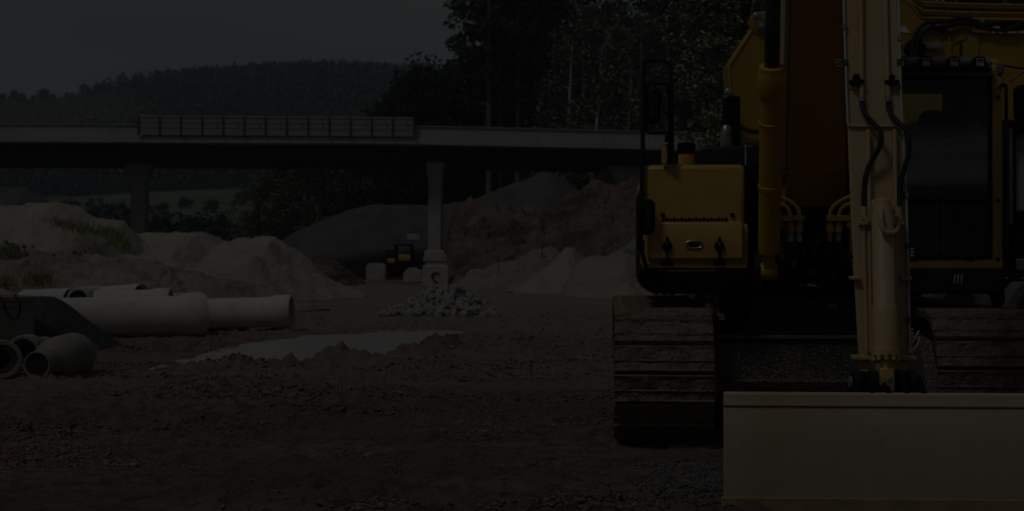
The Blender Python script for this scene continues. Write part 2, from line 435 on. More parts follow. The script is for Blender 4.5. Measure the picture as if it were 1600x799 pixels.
M['ground'] = ground_mat()
def hill_mat():
    m = mat('hill_green', (0.125, 0.145, 0.09), 0.95, (0.17, 0.185, 0.12), 0.02, (0.45, 0.6), c3=(0.075, 0.095, 0.06), s3=0.045, t3=(0.48, 0.62), stretch=(1, 2.5, 1))
    return m
M['hill'] = hill_mat()

# ------------------------------------------------------------------ ground sheet
BIG = [G(*p) for p in ((270,569),(330,551),(400,534),(500,521),(620,515),(690,514),(703,520),(680,530),(645,541),(585,554),(520,562),(450,567),(380,571))]
SM1 = [G(*p) for p in ((185,604),(215,597),(290,592),(285,597),(240,603),(200,606))]
SM2 = [G(*p) for p in ((80,634),(130,622),(165,615),(205,618),(195,628),(140,638),(95,640))]
def inside(poly, X, Y):
    r = np.zeros(X.shape, bool); n = len(poly)
    for i in range(n):
        a, b = poly[i], poly[(i + 1) % n]
        c = ((a.y > Y) != (b.y > Y)) & (X < (b.x - a.x) * (Y - a.y) / (b.y - a.y + 1e-9) + a.x)
        r ^= c
    return r
def edge_dist(poly, X, Y):
    d = np.full(X.shape, 1e9); n = len(poly)
    for i in range(n):
        a, b = poly[i], poly[(i + 1) % n]
        ex, ey = b.x - a.x, b.y - a.y
        t = np.clip(((X - a.x) * ex + (Y - a.y) * ey) / (ex * ex + ey * ey + 1e-9), 0, 1)
        d = np.minimum(d, np.hypot(X - a.x - t * ex, Y - a.y - t * ey))
    return np.where(inside(poly, X, Y), -d, d)
MOUNDS = [(G(433, 569), 0.17, 0.22), (G(545, 565), 0.42, 0.15), (G(508, 566), 0.22, 0.11), (G(575, 562), 0.28, 0.12),
          (G(640, 549), 0.28, 0.17), (G(690, 541), 0.42, 0.20), (G(340, 574), 0.45, 0.11), (G(385, 573), 0.3, 0.10), (G(470, 569), 0.2, 0.09)]
def ground_z(X, Y):
    near = 1 - sstep(30, 45, np.hypot(X, Y))
    rough = sstep(-0.26, 0.16, fbm(X * 0.33, Y * 0.5, 3, 40))
    z = near * (0.035 * fbm(X * 0.6, Y * 1.1, 3, 5) + (0.022 + 0.060 * rough) * fbm(X * 3.2, Y * 4.0, 4, 11, 0.62) + (0.008 + 0.062 * rough) * fbm(X * 9.5, Y * 13.0, 3, 71, 0.62))
    # wheel ruts running left-right
    z = z - near * 0.018 * np.abs(np.sin(Y * 2.1 + 0.25 * X + 2 * vnoise(X * .3, Y * .3, 3))) ** 4
    z = z + (1 - near) * 0.05 * fbm(X * 0.15, Y * 0.15, 3, 8)
    for poly, dep in ((BIG, 0.13), (SM1, 0.030), (SM2, 0.025)):
        dd = edge_dist(poly, X, Y) + 0.30 * fbm(X * 1.2, Y * 1.2, 3, 21)
        k = sstep(0.25, -0.25, dd)
        z = z * (1 - 0.9 * k) - dep * k
        z = z - 0.018 * sstep(1.6, 0.2, dd) * (dep > 0.05)
    for c, r, h in MOUNDS:
        q = np.hypot((X - c.x) / r, (Y - c.y) / (r * 0.8))
        z = z + h * np.exp(-q * q) * (0.8 + 1.1 * fbm(X * 7, Y * 7, 3, 31))
    z = z - 0.07 * sstep(1.0, 0.2, np.hypot((X - 2.2) / 1.6, (Y - 7.35) / 0.55))      # the bucket has pressed into the mud
    return z - 0.02
def axis_pts(lo, hi, dl, dh, step, far, grow):
    a = list(np.arange(dl, dh, step)); s = step; x = dl
    left = []
    while x > lo: s *= grow; x -= s; left.append(x)
    s = step; x = a[-1]; right = []
    while x < hi: s *= grow; x += s; right.append(x)
    return np.array(left[::-1] + a + right)
def build_ground():
    xs = axis_pts(-420, 420, -9.0, 6.0, 0.029, 0, 1.09)
    ys = [5.2]
    while ys[-1] < 46: ys.append(ys[-1] + max(0.026, 0.0036 * ys[-1]))
    s = 0.3
    while ys[-1] < 190: s *= 1.12; ys.append(ys[-1] + s)
    pre = []; y = 5.2; s = 0.04
    while y > -60: s *= 1.2; y -= s; pre.append(y)
    ys = np.array(pre[::-1] + ys)
    X, Y = np.meshgrid(xs, ys)
    Z = ground_z(X, Y)
    nx, ny = len(xs), len(ys)
    co = np.stack([X, Y, Z], -1).reshape(-1, 3)
    i = np.arange((ny - 1) * nx).reshape(ny - 1, nx)[:, :-1].reshape(-1)
    q = np.stack([i, i + 1, i + nx + 1, i + nx], -1).astype(np.int32)
    me = bpy.data.meshes.new('ground')
    me.vertices.add(len(co)); me.vertices.foreach_set('co', co.reshape(-1))
    me.loops.add(q.size); me.loops.foreach_set('vertex_index', q.reshape(-1))
    me.polygons.add(len(q)); me.polygons.foreach_set('loop_start', np.arange(0, q.size, 4, dtype=np.int32))
    me.update(calc_edges=True); me.validate(); me.shade_smooth()
    me.materials.append(M['ground'])
    o = bpy.data.objects.new('ground', me); COL.objects.link(o)
    tag(o, kind='structure')
build_ground()
def gz(x, y): return float(ground_z(np.array([x]), np.array([y]))[0])

def sheet(name, lo, hi, z, m, label=None):
    mb = MB().add([(lo[0], lo[1], z), (hi[0], lo[1], z), (hi[0], hi[1], z), (lo[0], hi[1], z)], [(0, 1, 2, 3)])
    return tag(mb.obj(name, m, smooth=0), label, kind='structure')
def bounds(poly, g): return (min(p.x for p in poly) - g, min(p.y for p in poly) - g), (max(p.x for p in poly) + g, max(p.y for p in poly) + g)
def blob_sheet(name, poly, z, m, k=1.15):
    c = sum((p for p in poly), Vector()) / len(poly)
    ring = catmull([c + (p - c) * k for p in poly] + [c + (poly[0] - c) * k], 4)[:-1]
    mb = MB().add([(p.x, p.y, z) for p in ring], [tuple(range(len(ring)))])
    return tag(mb.obj(name, m, smooth=0), kind='structure')
blob_sheet('puddle_water', BIG, -0.046, M['water'], 1.16)
blob_sheet('shallow_puddle', SM1, -0.040, M['wet'])
blob_sheet('shallow_puddle', SM2, -0.038, M['wet'])

# ------------------------------------------------------------------ hills
def hill_z(X, Y):
    D = Y
    lat = X / np.maximum(D, 1) * F + CX             # bearing of the slope, as it lies across the valley
    ridge = np.interp(lat, [-900, -200, 60, 250, 420, 560, 700, 1000, 1500, 2500], [74, 75, 77, 83, 87, 87, 84, 90, 104, 116])
    k = np.interp(D, [120, 200, 300, 380, 450, 560, 680, 780, 1000, 1600], [-0.04, -0.03, 0.08, 0.175, 0.265, 0.53, 0.86, 1.0, 1.04, 1.0])
    return k * ridge + 2.5 * fbm(X * 0.012, Y * 0.012, 3, 51) * sstep(200, 500, D) - 0.6
def build_hills():
    xs = np.linspace(-1500, 1500, 150)
    ys = np.concatenate([np.linspace(135, 820, 90), np.linspace(850, 2400, 20)])
    X, Y = np.meshgrid(xs, ys); Z = hill_z(X, Y)
    nx, ny = len(xs), len(ys)
    v = np.stack([X, Y, Z], -1).reshape(-1, 3).tolist()
    f = [(j * nx + i, j * nx + i + 1, (j + 1) * nx + i + 1, (j + 1) * nx + i) for j in range(ny - 1) for i in range(nx - 1)]
    o = MB().add(v, f).obj('hills', M['hill'], smooth=180)
    tag(o, kind='structure')
build_hills()

# ------------------------------------------------------------------ heaps
def heap(name, prof, Dr, Df, Db, m, label, cat, amp=0.25, ns=0.9, nx=90, ny=46, power=1.0, group=None, parent=None, seed=1, base=-0.15):
    P = sorted(prof); ppx = [p[0] for p in P]; pz = [CAMZ + (CY - p[1]) * Dr / F for p in P]
    zmax = max(pz)
    us = np.linspace(ppx[0], ppx[-1], nx); zt = np.interp(us, ppx, pz)
    zt = np.maximum(zt, 0.0)
    X0 = (us - CX) * Dr / F
    T = np.concatenate([np.linspace(-1, 0, int(ny * 0.65)), np.linspace(0, 1, ny - int(ny * 0.65) + 1)[1:]])
    A, B = np.meshgrid(zt, T); XX, _ = np.meshgrid(X0, T)
    ext = (A / zmax) ** 0.85
    Yv = Dr + np.where(B < 0, B * (Dr - Df), B * (Db - Dr)) * ext
    wob = 0.35 * (Dr - Df) * 0.25 * vnoise(XX * 0.25, 0 * XX, seed + 60)
    Yv = Yv + wob * (1 - np.abs(B))
    env = (1 - np.abs(B)) ** power
    Zv = A * env
    nse = fbm(XX * ns, Yv * ns, 5, seed, 0.55)
    Zv = Zv + amp * nse * np.clip(A * 1.2, 0, 1) * (0.30 + 0.7 * np.sin(np.clip(1 - np.abs(B), 0, 1) * PI * 0.75) ** 1) 
    Zv = np.where(np.abs(B) > 0.999, base, Zv)
    Zv[:, 0] = base; Zv[:, -1] = base
    n = len(T)
    v = np.stack([XX, Yv, Zv], -1).reshape(-1, 3).tolist()
    f = [(j * nx + i, j * nx + i + 1, (j + 1) * nx + i + 1, (j + 1) * nx + i) for j in range(n - 1) for i in range(nx - 1)]
    o = MB().add(v, f).obj(name, m, parent, smooth=60)
    if label: tag(o, label, cat, group)
    return o, lambda x, t: None

heap('gravel_embankment', [(410,400),(440,374),(480,352),(540,328),(590,319),(650,317),(700,316),(760,302),(812,284),(838,272),(853,266),(872,274),(905,300),(960,308),(1060,300),(1130,330),(1200,420)],
     98, 87, 116, M['tarmac'], 'long dark gravel embankment rising to a pointed top behind the bridge pier', 'embankment', 0.45, 0.35, nx=150, seed=3)
heap('dark_mound', [(-150,330),(-80,300),(0,291),(40,294),(66,306),(85,322),(110,380)], 74, 66, 82, M['tarmac'], 'dark flat-topped mound at the left edge behind the sand heaps', 'mound', 0.25, 0.5, nx=50, seed=4)
heap('earth_bank', [(694,415),(700,372),(706,348),(712,334),(735,319),(790,314),(830,322),(862,318),(905,303),(940,290),(1000,278),(1090,262),(1190,270),(1300,300),(1400,400)],
     72, 55, 84, M['brown_bank'], 'broken brown earth bank below the right end of the bridge', 'earth bank', 1.1, 0.8, nx=300, ny=110, seed=5)
heap('brown_mound', [(462,440),(480,412),(500,401),(525,408),(548,424),(572,442)], 68, 62, 72, M['brown_bank'], 'small brown mound at the foot of the dark gravel embankment', 'mound', 0.3, 0.8, nx=40, ny=30, seed=6)
heap('sand_heap', [(180,440),(195,380),(205,366),(250,366),(300,364),(322,360),(338,366),(352,373),(395,373),(432,374),(450,388),(475,405),(510,428),(540,446),(575,462)],
     47, 36, 55, M['sand_l'], 'large bare pale sand heap with a straight right slope behind the big pipes', 'sand heap', 0.36, 1.2, nx=150, ny=60, seed=7)
heap('sand_heap', [(-260,380),(-160,340),(-60,320),(0,319),(55,316),(100,315),(118,321),(140,332),(172,337),(190,346),(198,362),(212,385),(235,420)],
     44, 33.5, 55, M['sand_l'], 'grassy pale sand heap at the left edge with weeds on its crest', 'sand heap', 0.40, 0.8, nx=150, ny=60, seed=8)
heap('soil_berm', [(-330,425),(-120,405),(0,399),(60,397),(130,402),(200,408),(260,418),(330,428),(390,438),(430,450),(470,468),(520,489)],
     36.5, 29, 41, M['sand_soil'], 'low lumpy reddish soil berm running in front of the sand heaps', 'soil berm', 0.42, 1.3, nx=190, ny=60, seed=9)
heap('gravel_pile', [(-30,520),(0,480),(30,468),(52,463),(85,465),(104,474),(130,494),(150,509),(180,531),(214,556)],
     21.6, 20.15, 23.2, M['gravel_pile'], 'charcoal gravel pile between the grey tank and the white pipes', 'gravel pile', 0.06, 4.0, nx=110, ny=50, seed=10)
heap('sand_pile', [(690,452),(720,437),(760,421),(790,404),(830,394),(862,388),(880,400),(905,440),(915,456)], 60, 54, 65, M['sand_brown'], 'brownish mixed sand pile left of the white cone pile', 'sand pile', 0.35, 1.1, nx=90, ny=40, seed=11, group=None)
heap('sand_pile', [(790,462),(830,436),(850,417),(870,398),(884,385),(894,388),(908,401),(925,410),(960,434),(1000,456)], 54, 49.5, 58, M['sand_white'], 'whitish pointed cone of sand left of the excavator', 'sand pile', 0.24, 1.3, nx=110, ny=60, seed=12)
heap('sand_pile', [(876,462),(884,440),(895,423),(915,410),(935,401),(958,390),(972,388),(990,398),(1030,410),(1120,420),(1200,440),(1260,465)], 50, 46, 54, M['sand_tan'], 'broad tan sand pile running behind the excavator', 'sand pile', 0.32, 1.2, nx=130, ny=60, seed=13)
heap('grit_pile', [(905,440),(930,412),(950,400),(975,384),(1000,366),(1050,335),(1090,330),(1160,380),(1220,440)], 62, 57, 68, M['grey_grit'], 'tall grey grit pile with a straight slope beside the excavator', 'grit pile', 0.12, 0.8, nx=70, ny=36, seed=14)

# ------------------------------------------------------------------ rocks, stones, clods
def rock_mesh(name, m, seed, sub=2, jag=0.2):
    r = random.Random(seed); bm = bmesh.new()
    bmesh.ops.create_icosphere(bm, subdivisions=sub, radius=1.0)
    for v in bm.verts: v.co *= 1 + r.uniform(-jag, jag)
    for _ in range(3):                      # flat broken faces
        d = Vector((r.uniform(-1, 1), r.uniform(-1, 1), r.uniform(-1, 1))).normalized(); h = r.uniform(0.45, 0.75)
        for v in bm.verts:
            k = v.co.dot(d)
            if k > h: v.co -= d * (k - h)
    me = bpy.data.meshes.new(name); bm.to_mesh(me); bm.free(); me.materials.append(m); return me
STONES = [rock_mesh('stone', M['stone'], 100 + k, 1, 0.22) for k in range(7)]
pile = empty('stone_pile', (W(700, 0, 33.5).x, 33.5, 0))
tag(pile, 'pile of pale broken stones in the middle of the yard', 'stone pile')
prof = [(588, 489), (615, 481), (640, 469), (660, 457), (680, 449), (700, 446), (722, 448), (738, 457), (752, 470), (766, 481), (780, 490)]
def pile_h(px): return np.interp(px, [p[0] for p in prof], [CAMZ + (CY - p[1]) * 33.5 / F for p in prof])
k = 0
while k < 290:
    px = rnd.uniform(592, 780); yy = rnd.uniform(-1.0, 0.25)
    t = abs(yy) / 1.0; zs = max(0.0, float(pile_h(px))) * (1 - t ** 1.15)
    if px < 640 and rnd.random() > 0.45: continue
    s = rnd.uniform(0.06, 0.125) * (1.0 if px > 645 else 0.7)
    inst('stone', STONES[k % 7], pile, ((px - CX) * 33.5 / F - pile.location.x, yy, max(0.02, zs - 0.03)),
         (rnd.uniform(0, 6), rnd.uniform(0, 6), rnd.uniform(0, 6)), (s * rnd.uniform(.8, 1.5), s * rnd.uniform(.8, 1.3), s * rnd.uniform(.65, 1)))
    k += 1
cm = MB(); nx = 24; vs = []; T = [-1.0, -0.5, 0, 0.45, 0.9]      # the stones buried inside the heap
for px in np.linspace(604, 772, nx):
    for t in T: vs.append(((px - CX) * 33.5 / F - pile.location.x, t, max(-.05, float(pile_h(px)) * (1 - min(1, abs(t)) ** 1.15) - 0.10)))
fs = [(i * 5 + j, i * 5 + j + 1, i * 5 + j + 6, i * 5 + j + 5) for i in range(nx - 1) for j in range(4)]
cm.add(vs, fs).obj('rubble_core', M['dark_stone'], pile, smooth=0)

def scatter(name, m, pts, seed, label, n_mesh=6, sub=0):
    g = np.random.default_rng(seed); P_ = np.array(pts, float); which = g.integers(0, n_mesh, len(P_))
    V, Fc, off = [], [], 0
    for q in range(n_mesh):
        me = rock_mesh('tmp', m, seed + q, sub + 1, 0.3) if sub else rock_mesh('tmp', m, seed + q, 1, 0.34)
        v = np.array([x.co[:] for x in me.vertices]); f = np.array([tuple(p.vertices) for p in me.polygons]); bpy.data.meshes.remove(me)
        S_ = P_[which == q]; k = len(S_)
        if not k: continue
        a = g.uniform(0, 6.28, k)[:, None]; sc = S_[:, 3:4]
        x = v[None, :, 0] * sc * g.uniform(.7, 1.5, (k, 1)); y = v[None, :, 1] * sc * g.uniform(.7, 1.2, (k, 1)); z = v[None, :, 2] * sc * g.uniform(.45, .8, (k, 1))
        V.append(np.stack([x * np.cos(a) - y * np.sin(a) + S_[:, 0:1], x * np.sin(a) + y * np.cos(a) + S_[:, 1:2], z + S_[:, 2:3]], -1).reshape(-1, 3))
        Fc.append((f[None] + (np.arange(k) * len(v))[:, None, None] + off).reshape(-1, 3)); off += k * len(v)
    V = np.concatenate(V); Fc = np.concatenate(Fc).astype(np.int32)
    me = bpy.data.meshes.new(name); me.vertices.add(len(V)); me.vertices.foreach_set('co', V.reshape(-1))
    me.loops.add(Fc.size); me.loops.foreach_set('vertex_index', Fc.reshape(-1))
    me.polygons.add(len(Fc)); me.polygons.foreach_set('loop_start', np.arange(0, Fc.size, 3, dtype=np.int32)); me.update(calc_edges=True)
    me.materials.append(m)
    return tag(inst(name, me), label, kind='stuff')
pts = []
xs_, ys_ = [], []
for _ in range(190000):
    D = 7.2 * math.exp(rnd.random() * math.log(26 / 7.2)); px = rnd.uniform(-40, 1180)
    xs_.append((px - CX) * D / F); ys_.append(D)
xs_, ys_ = np.array(xs_), np.array(ys_)
dens = sstep(-0.22, 0.40, fbm(xs_ * 0.55, ys_ * 1.3, 5, 77, 0.65)) ** 1.5; zz = ground_z(xs_, ys_)
wet = np.minimum(edge_dist(SM1, xs_, ys_), edge_dist(SM2, xs_, ys_)) < 0.12
wet |= edge_dist(BIG, xs_, ys_) < 0.05
for x, y, z, d, wt in zip(xs_, ys_, zz, dens, wet):
    if wt: continue
    if rnd.random() < 0.11 + 0.89 * d:
        s = (0.0035 + 0.0105 * rnd.random() ** 3.2 * (0.4 + d)) * (0.8 + y / 22)
        if rnd.random() < 0.02: s *= 2.0
        pts.append((x, y, z + s * 0.15, s))
scatter('mud_clods', M['clod'], pts, 300, 'small mud clods strewn over the churned ground')
pts = []
for _ in range(2600):
    px = rnd.gauss(1085, 55); py = rnd.choice([rnd.uniform(715, 800), rnd.gauss(765, 16), rnd.gauss(722, 4)])
    if px > 1150 or py < 708: continue
    g = G(px, py); s = rnd.uniform(0.006, 0.016); pts.append((g.x, g.y, gz(g.x, g.y) + s * .2, s))
scatter('loose_gravel', M['gravel'], pts, 320, 'blue-grey gravel spilled beside the bucket')
M['berm_stone'] = mat('berm_stone', (0.25, 0.20, 0.165), 0.95, island=0.4)
pts = []
for _ in range(6000):
    D = rnd.uniform(21, 35); px = rnd.uniform(200, 960); x = (px - CX) * D / F
    d = float(fbm(np.array([x * .5]), np.array([D * .5]), 3, 99)[0])
    if d < -0.02 and rnd.random() > 0.15: continue
    if edge_dist(BIG, np.array([x]), np.array([D]))[0] < 0.1: continue
    s = rnd.uniform(0.010, 0.040) * rnd.random() ** 0.7; pts.append((x, D, gz(x, D) + s * .2, s))
scatter('yard_rubble', M['berm_stone'], pts, 340, 'rubble and clods strewn over the pale yard')
tag(inst('plastic_scrap', MB().add([(0,0,0),(0.05,0.01,0.012),(0.06,0.03,0.022),(0.01,0.03,0.016)], [(0,1,2,3)]).mesh('plastic_scrap', M['red'], 0), None,
         (G(13, 728).x, G(13, 728).y, gz(G(13, 728).x, G(13, 728).y) + 0.012)), 'small red plastic scrap lying in the mud', 'scrap')

# stones and weeds on the sand heaps
def weed_patch(px, py, D, rw, hh, n, label):
    mb = MB(); c = W(px, py, D)
    for _ in range(n):
        x = c.x + rnd.gauss(0, rw); y = c.y + rnd.gauss(0, 0.3); z = c.z - 0.05 + rnd.gauss(0, .07) - 0.45 * (x - c.x) * (0.6 if px > 90 else 0)
        h = hh * rnd.uniform(.4, 1.1); a = rnd.uniform(0, PI); wv = Vector((math.cos(a), math.sin(a), 0)) * rnd.uniform(.006, .013)
        lean = Vector((rnd.gauss(0, .25), rnd.gauss(0, .25), 0)) * h
        p = Vector((x, y, z))
        mb.add([p - wv, p + wv, p + wv * .8 + lean * .5 + Vector((0, 0, h * .6)), p - wv * .8 + lean * .5 + Vector((0, 0, h * .6)), p + lean + Vector((0, 0, h))], [(0, 1, 2, 3), (3, 2, 4)])
    tag(mb.obj('weed_patch', M['grass'], smooth=0), label, kind='stuff')
weed_patch(120, 357, 40.5, 0.40, 0.24, 420, 'yellow-green weeds on the sand heap')
weed_patch(172, 366, 41.0, 0.24, 0.26, 260, 'yellow-green weeds on the sand heap')
weed_patch(190, 384, 40.0, 0.22, 0.26, 240, 'yellow-green weeds on the sand heap')
weed_patch(12, 396, 35.5, 0.20, 0.22, 500, 'low green weeds on the soil berm')
weed_patch(62, 436, 33.0, 0.18, 0.22, 350, 'low green weeds on the soil berm')
weed_patch(3, 445, 32.5, 0.15, 0.22, 300, 'low green weeds on the soil berm')
weed_patch(815, 432, 63, 0.6, 0.35, 400, 'green weeds at the foot of the earth bank')
DST = [rock_mesh('dark_stone', M['dark_stone'], 200 + k, 1, .3) for k in range(4)]
for k, (px, py, s) in enumerate([(10,379,.10),(18,384,.11),(27,386,.09),(38,386,.08),(40,397,.12),(52,386,.07),(116,394,.10),(125,396,.09),(133,393,.08),(141,389,.07),(84,399,.06)]):
    D = 35.6
    o = inst('dark_stone', DST[k % 4], None, W(px, py, D), (rnd.random() * 6, rnd.random() * 6, 0), (s * .9, s * .7, s * .6))
    tag(o, 'dark broken stone lying on the soil berm', 'stone', 'dark stones on the soil berm')

# ------------------------------------------------------------------ concrete pipes
def pipe(name, a, b, r, wall, m, label, collar=None, group='pale concrete pipes by the puddle', n=36, collar_len=0.3, bell=None, mouth='b'):
    """hollow pipe from a to b (world); collar / bell thickens the b end"""
    a = Vector(a); b = Vector(b); L = (b - a).length
    root = empty(name, a); tag(root, label, 'concrete pipe', group)
    Mx = Matrix.Translation(-a) @ axisM(a, b)
    outer = [(r, 0.0), (r, L * 0.98)]
    ri = r - wall
    if bell:
        outer = [(r * 0.97, 0), (r, 0.03), (r, L * 0.30), (r * 1.05, L * 0.345), (bell * .95, L * 0.47), (bell * .99, L * 0.52), (bell, L * 0.57), (bell, L - 0.02), (bell * .98, L)]
        prof = outer + [(bell - wall * 1.1, L), (bell - wall * 1.2, L * .8), (ri, L * .6), (ri, 0.02), (ri + 0.012, 0)]
    elif collar:
        outer = [(r, 0), (r, L - collar_len - 0.1), (collar, L - collar_len), (collar, L - 0.02), (collar - 0.01, L)]
        prof = outer + [(collar - wall, L), (collar - wall, L - 0.16), (ri, L - 0.17), (ri, 0)]
    else:
        prof = [(r - 0.008, 0), (r, 0.01), (r, L - 0.01), (r - 0.008, L), (ri + 0.03, L), (ri + 0.03, L - 0.07), (ri, L - 0.08), (ri, 0)]
    no = len(outer)
    MB().lathe(prof, n, Mx, closed=True).obj('pipe_wall', m, root, smooth=30)
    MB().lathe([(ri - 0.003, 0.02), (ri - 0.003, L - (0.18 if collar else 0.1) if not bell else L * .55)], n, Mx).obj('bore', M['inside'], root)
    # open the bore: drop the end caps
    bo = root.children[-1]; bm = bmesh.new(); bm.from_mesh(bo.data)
    far_ = a if mouth == 'b' else b          # end cap added at the far end to keep the bore dark
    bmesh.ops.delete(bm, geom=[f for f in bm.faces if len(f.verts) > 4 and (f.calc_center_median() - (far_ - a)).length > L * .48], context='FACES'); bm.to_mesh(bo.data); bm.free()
    return root
cp = M['concrete_pipe']
pipe('concrete_pipe', W(96, 499, 23.8), W(319, 494, 24.75), 0.345, 0.07, cp, 'long thick pale concrete pipe with a socket end, lying nearest the puddle', collar=0.385, collar_len=0.33)
pipe('concrete_pipe', W(300, 491, 26.85), W(456, 487, 26.75), 0.275, 0.055, cp, 'rightmost pale pipe with a dark slit of an opening at its right end', collar=0.305, collar_len=0.3)
pipe('concrete_pipe', W(150, 480, 26.1), W(267, 479, 26.15), 0.30, 0.055, cp, 'pale pipe behind the long thick pipe, its dark open end right of the middle', collar=0.33, collar_len=0.25)
pipe('concrete_pipe', W(262, 482, 26.8), W(310, 478, 28.6), 0.27, 0.05, cp, 'short pale pipe end in the middle of the pipe group')
pipe('concrete_pipe', W(140, 466, 28.0), W(222, 460, 27.2), 0.20, 0.05, cp, 'upper pale pipe at the back with a small dark opening to the right')
pipe('concrete_pipe', W(40, 470, 29.3), W(112, 468, 28.6), 0.22, 0.05, cp, 'half hidden pale pipe behind the charcoal gravel pile')
pipe('concrete_pipe', W(122, 467, 25.4), W(150, 462, 28.2), 0.19, 0.04, cp, 'pale pipe pointing at the viewer with a round dark mouth', mouth='a')
cg = M['concrete_grey']
g2 = 'grey concrete pipes at the lower left'
p1 = pipe('concrete_pipe', W(-22, 556, 17.6), W(4, 562, 16.1), 0.155, 0.05, cg, 'grey pipe at the left edge facing the viewer with its thick socket ring', collar=0.212, collar_len=0.35, group=g2)
p2 = pipe('concrete_pipe', W(57, 571, 16.05), W(117, 555, 17.1), 0.155, 0.028, cg, 'grey pipe with a flared bell end and pink spray marks', bell=0.262, group=g2, mouth='a')
p3 = pipe('concrete_pipe', W(70, 542, 18.4), W(36, 550, 17.3), 0.13, 0.04, cg, 'grey pipe behind the two front ones, only its top rim showing', collar=0.195, collar_len=0.3, group=g2)
# pink spray marks on the bell (strokes laid on the curved wall)
def spray(strokes):
    mb = MB()
    a = W(57, 571, 16.05); b = W(117, 555, 17.1); d = (b - a).normalized(); L = (b - a).length
    up = Vector((0, 0, 1)); side = d.cross(up).normalized(); u2 = side.cross(d)
    if side.y > 0: side = -side
    for st in strokes:
        P = []
        for (t, ang) in st:
            rr = float(np.interp(t, [0, .30, .345, .47, .52, .57, 1], [.155, .155, .163, .249, .259, .262, .262])) + 0.004
            P.append(a + d * (L * t) + (side * math.cos(R(ang)) + u2 * math.sin(R(ang))) * rr - a)
        mb.tube(P, 0.0045, 5, smooth=3)
    mb.obj('spray_mark', M['pink'], p2)
spray([[(.62, 36), (.61, 22), (.60, 8), (.67, 6)], [(.78, 30), (.73, 32), (.72, 20), (.79, 16), (.80, 4), (.73, 2)]])

# tank with hose loops (left edge)
tk = empty('concrete_tank', (W(-28, 0, 20.2).x, 20.2, -0.03)); tag(tk, 'round grey concrete tank at the left edge behind the pipes', 'tank')
MB().lathe([(0.66, 0), (0.68, 0.02), (0.68, 0.66), (0.70, 0.67), (0.70, 0.715), (0.685, 0.72), (0.685, 0.745), (0.705, 0.75), (0.705, 0.80), (0.62, 0.80), (0.62, 0.05)], 48).obj('tank_wall', M['concrete_grey'], tk)
hs = MB(); r0 = 20.2 - 0.72
hs.tube([W(-2, 462, 19.7), W(4, 470, r0), W(9, 485, r0 - .02), W(17, 496, r0 - .02), W(26, 496, r0 - .02), W(31, 486, r0), W(31, 473, r0), W(24, 462, 19.7)], 0.017, 8, smooth=6)
tag(hs.obj('rubber_hose', M['rubber']), 'black hose looped over the rim of the grey tank', 'hose')

# concrete pieces near the far pier
def ringstack(name, parts, label, cat='concrete ring', D=61, m=None):
    root = empty(name, W(parts[0][0], 399.5, D) - Vector((0, 0, CAMZ))); tag(root, label, cat, 'concrete pieces near the bridge pier')
    for k, (cx, y0, y1, w0, w1) in enumerate(parts):
        z1 = CAMZ + (CY - y0) * D / F; z0 = CAMZ + (CY - y1) * D / F
        MB().lathe([(w1 * D / F / 2, max(z0, -.1)), (w1 * D / F / 2, z0 + (z1 - z0) * .35), (w0 * D / F / 2, z1 - .03), (w0 * D / F / 2 - .03, z1)], 28).obj(
            'ring', m or M['concrete_pipe'], root, loc=((cx - parts[0][0]) * D / F, 0, 0))
    return root
M['precast'] = mat('precast_concrete', (0.50, 0.49, 0.46), 0.85, (0.42, 0.40, 0.38), 2)
def stack():
    D = 61; c = W(680, 399.5, D); root = empty('block_stack', (c.x, D, 0)); tag(root, 'two white concrete blocks stacked in front of the pier', 'concrete blocks', 'concrete pieces near the bridge pier')
    q = lambda px, py: ((px - 680) * D / F, CAMZ + (CY - py) * D / F)
    MB().prism([q(659, 448), q(701, 448), q(701, 416), q(695, 415), q(661, 415)], 0, 1.1, 'y').obj('lower_block', M['precast'], root, bev=.04)
    MB().prism([q(664, 415), q(696, 415), q(697, 409), q(665, 409)], .08, 1.0, 'y').obj('packing', M['pier'], root)
    MB().prism([q(661, 409), q(699.5, 409), q(699, 405), q(692, 392), q(688, 391), q(664, 391), q(663, 402), q(661, 404)], 0.02, 1.05, 'y').obj('upper_block', M['precast'], root, bev=.04)
    MB().tube([Vector((q(x, y)[0], -.04, q(x, y)[1])) for x, y in ((686, 427), (678, 427), (675, 433), (680, 440), (684, 442))], .03, 7, smooth=4).obj('lifting_loop', M['rubber'], root)
stack()
ringstack('manhole_ring', [(708, 420, 441, 17, 17)], 'small white ring right of the manhole stack', D=64, m=M['precast'])
def block(name, x0, x1, y0, y1, D, ch, label):
    a = W(x0, y0, D); b = W(x1, y1, D); h = a.z - max(b.z, -.1); wd = b.x - a.x
    o = MB().prism([(0, -.05), (wd, -.05), (wd, h - ch * .6), (wd - ch * 1.4, h), (ch, h), (0, h - ch)], 0, wd * .8, 'y').obj(name, M['precast'], bev=.03, loc=(a.x, D, max(b.z, -.1)))
    tag(o, label, 'concrete block', 'concrete pieces near the bridge pier')
block('concrete_block', 572, 602, 412, 437, 70, .15, 'pale chamfered block left of the yellow mini excavator')
block('concrete_block', 630, 660, 419, 440, 66, .25, 'pale block in front of the yellow mini excavator')
block('concrete_block', 728, 760, 421, 446, 60, .2, 'pale block at the right end of the concrete pieces')
block('concrete_block', 636, 656, 366, 374, 78, .05, 'pale boulder-like block on the dark slope beside the pier')

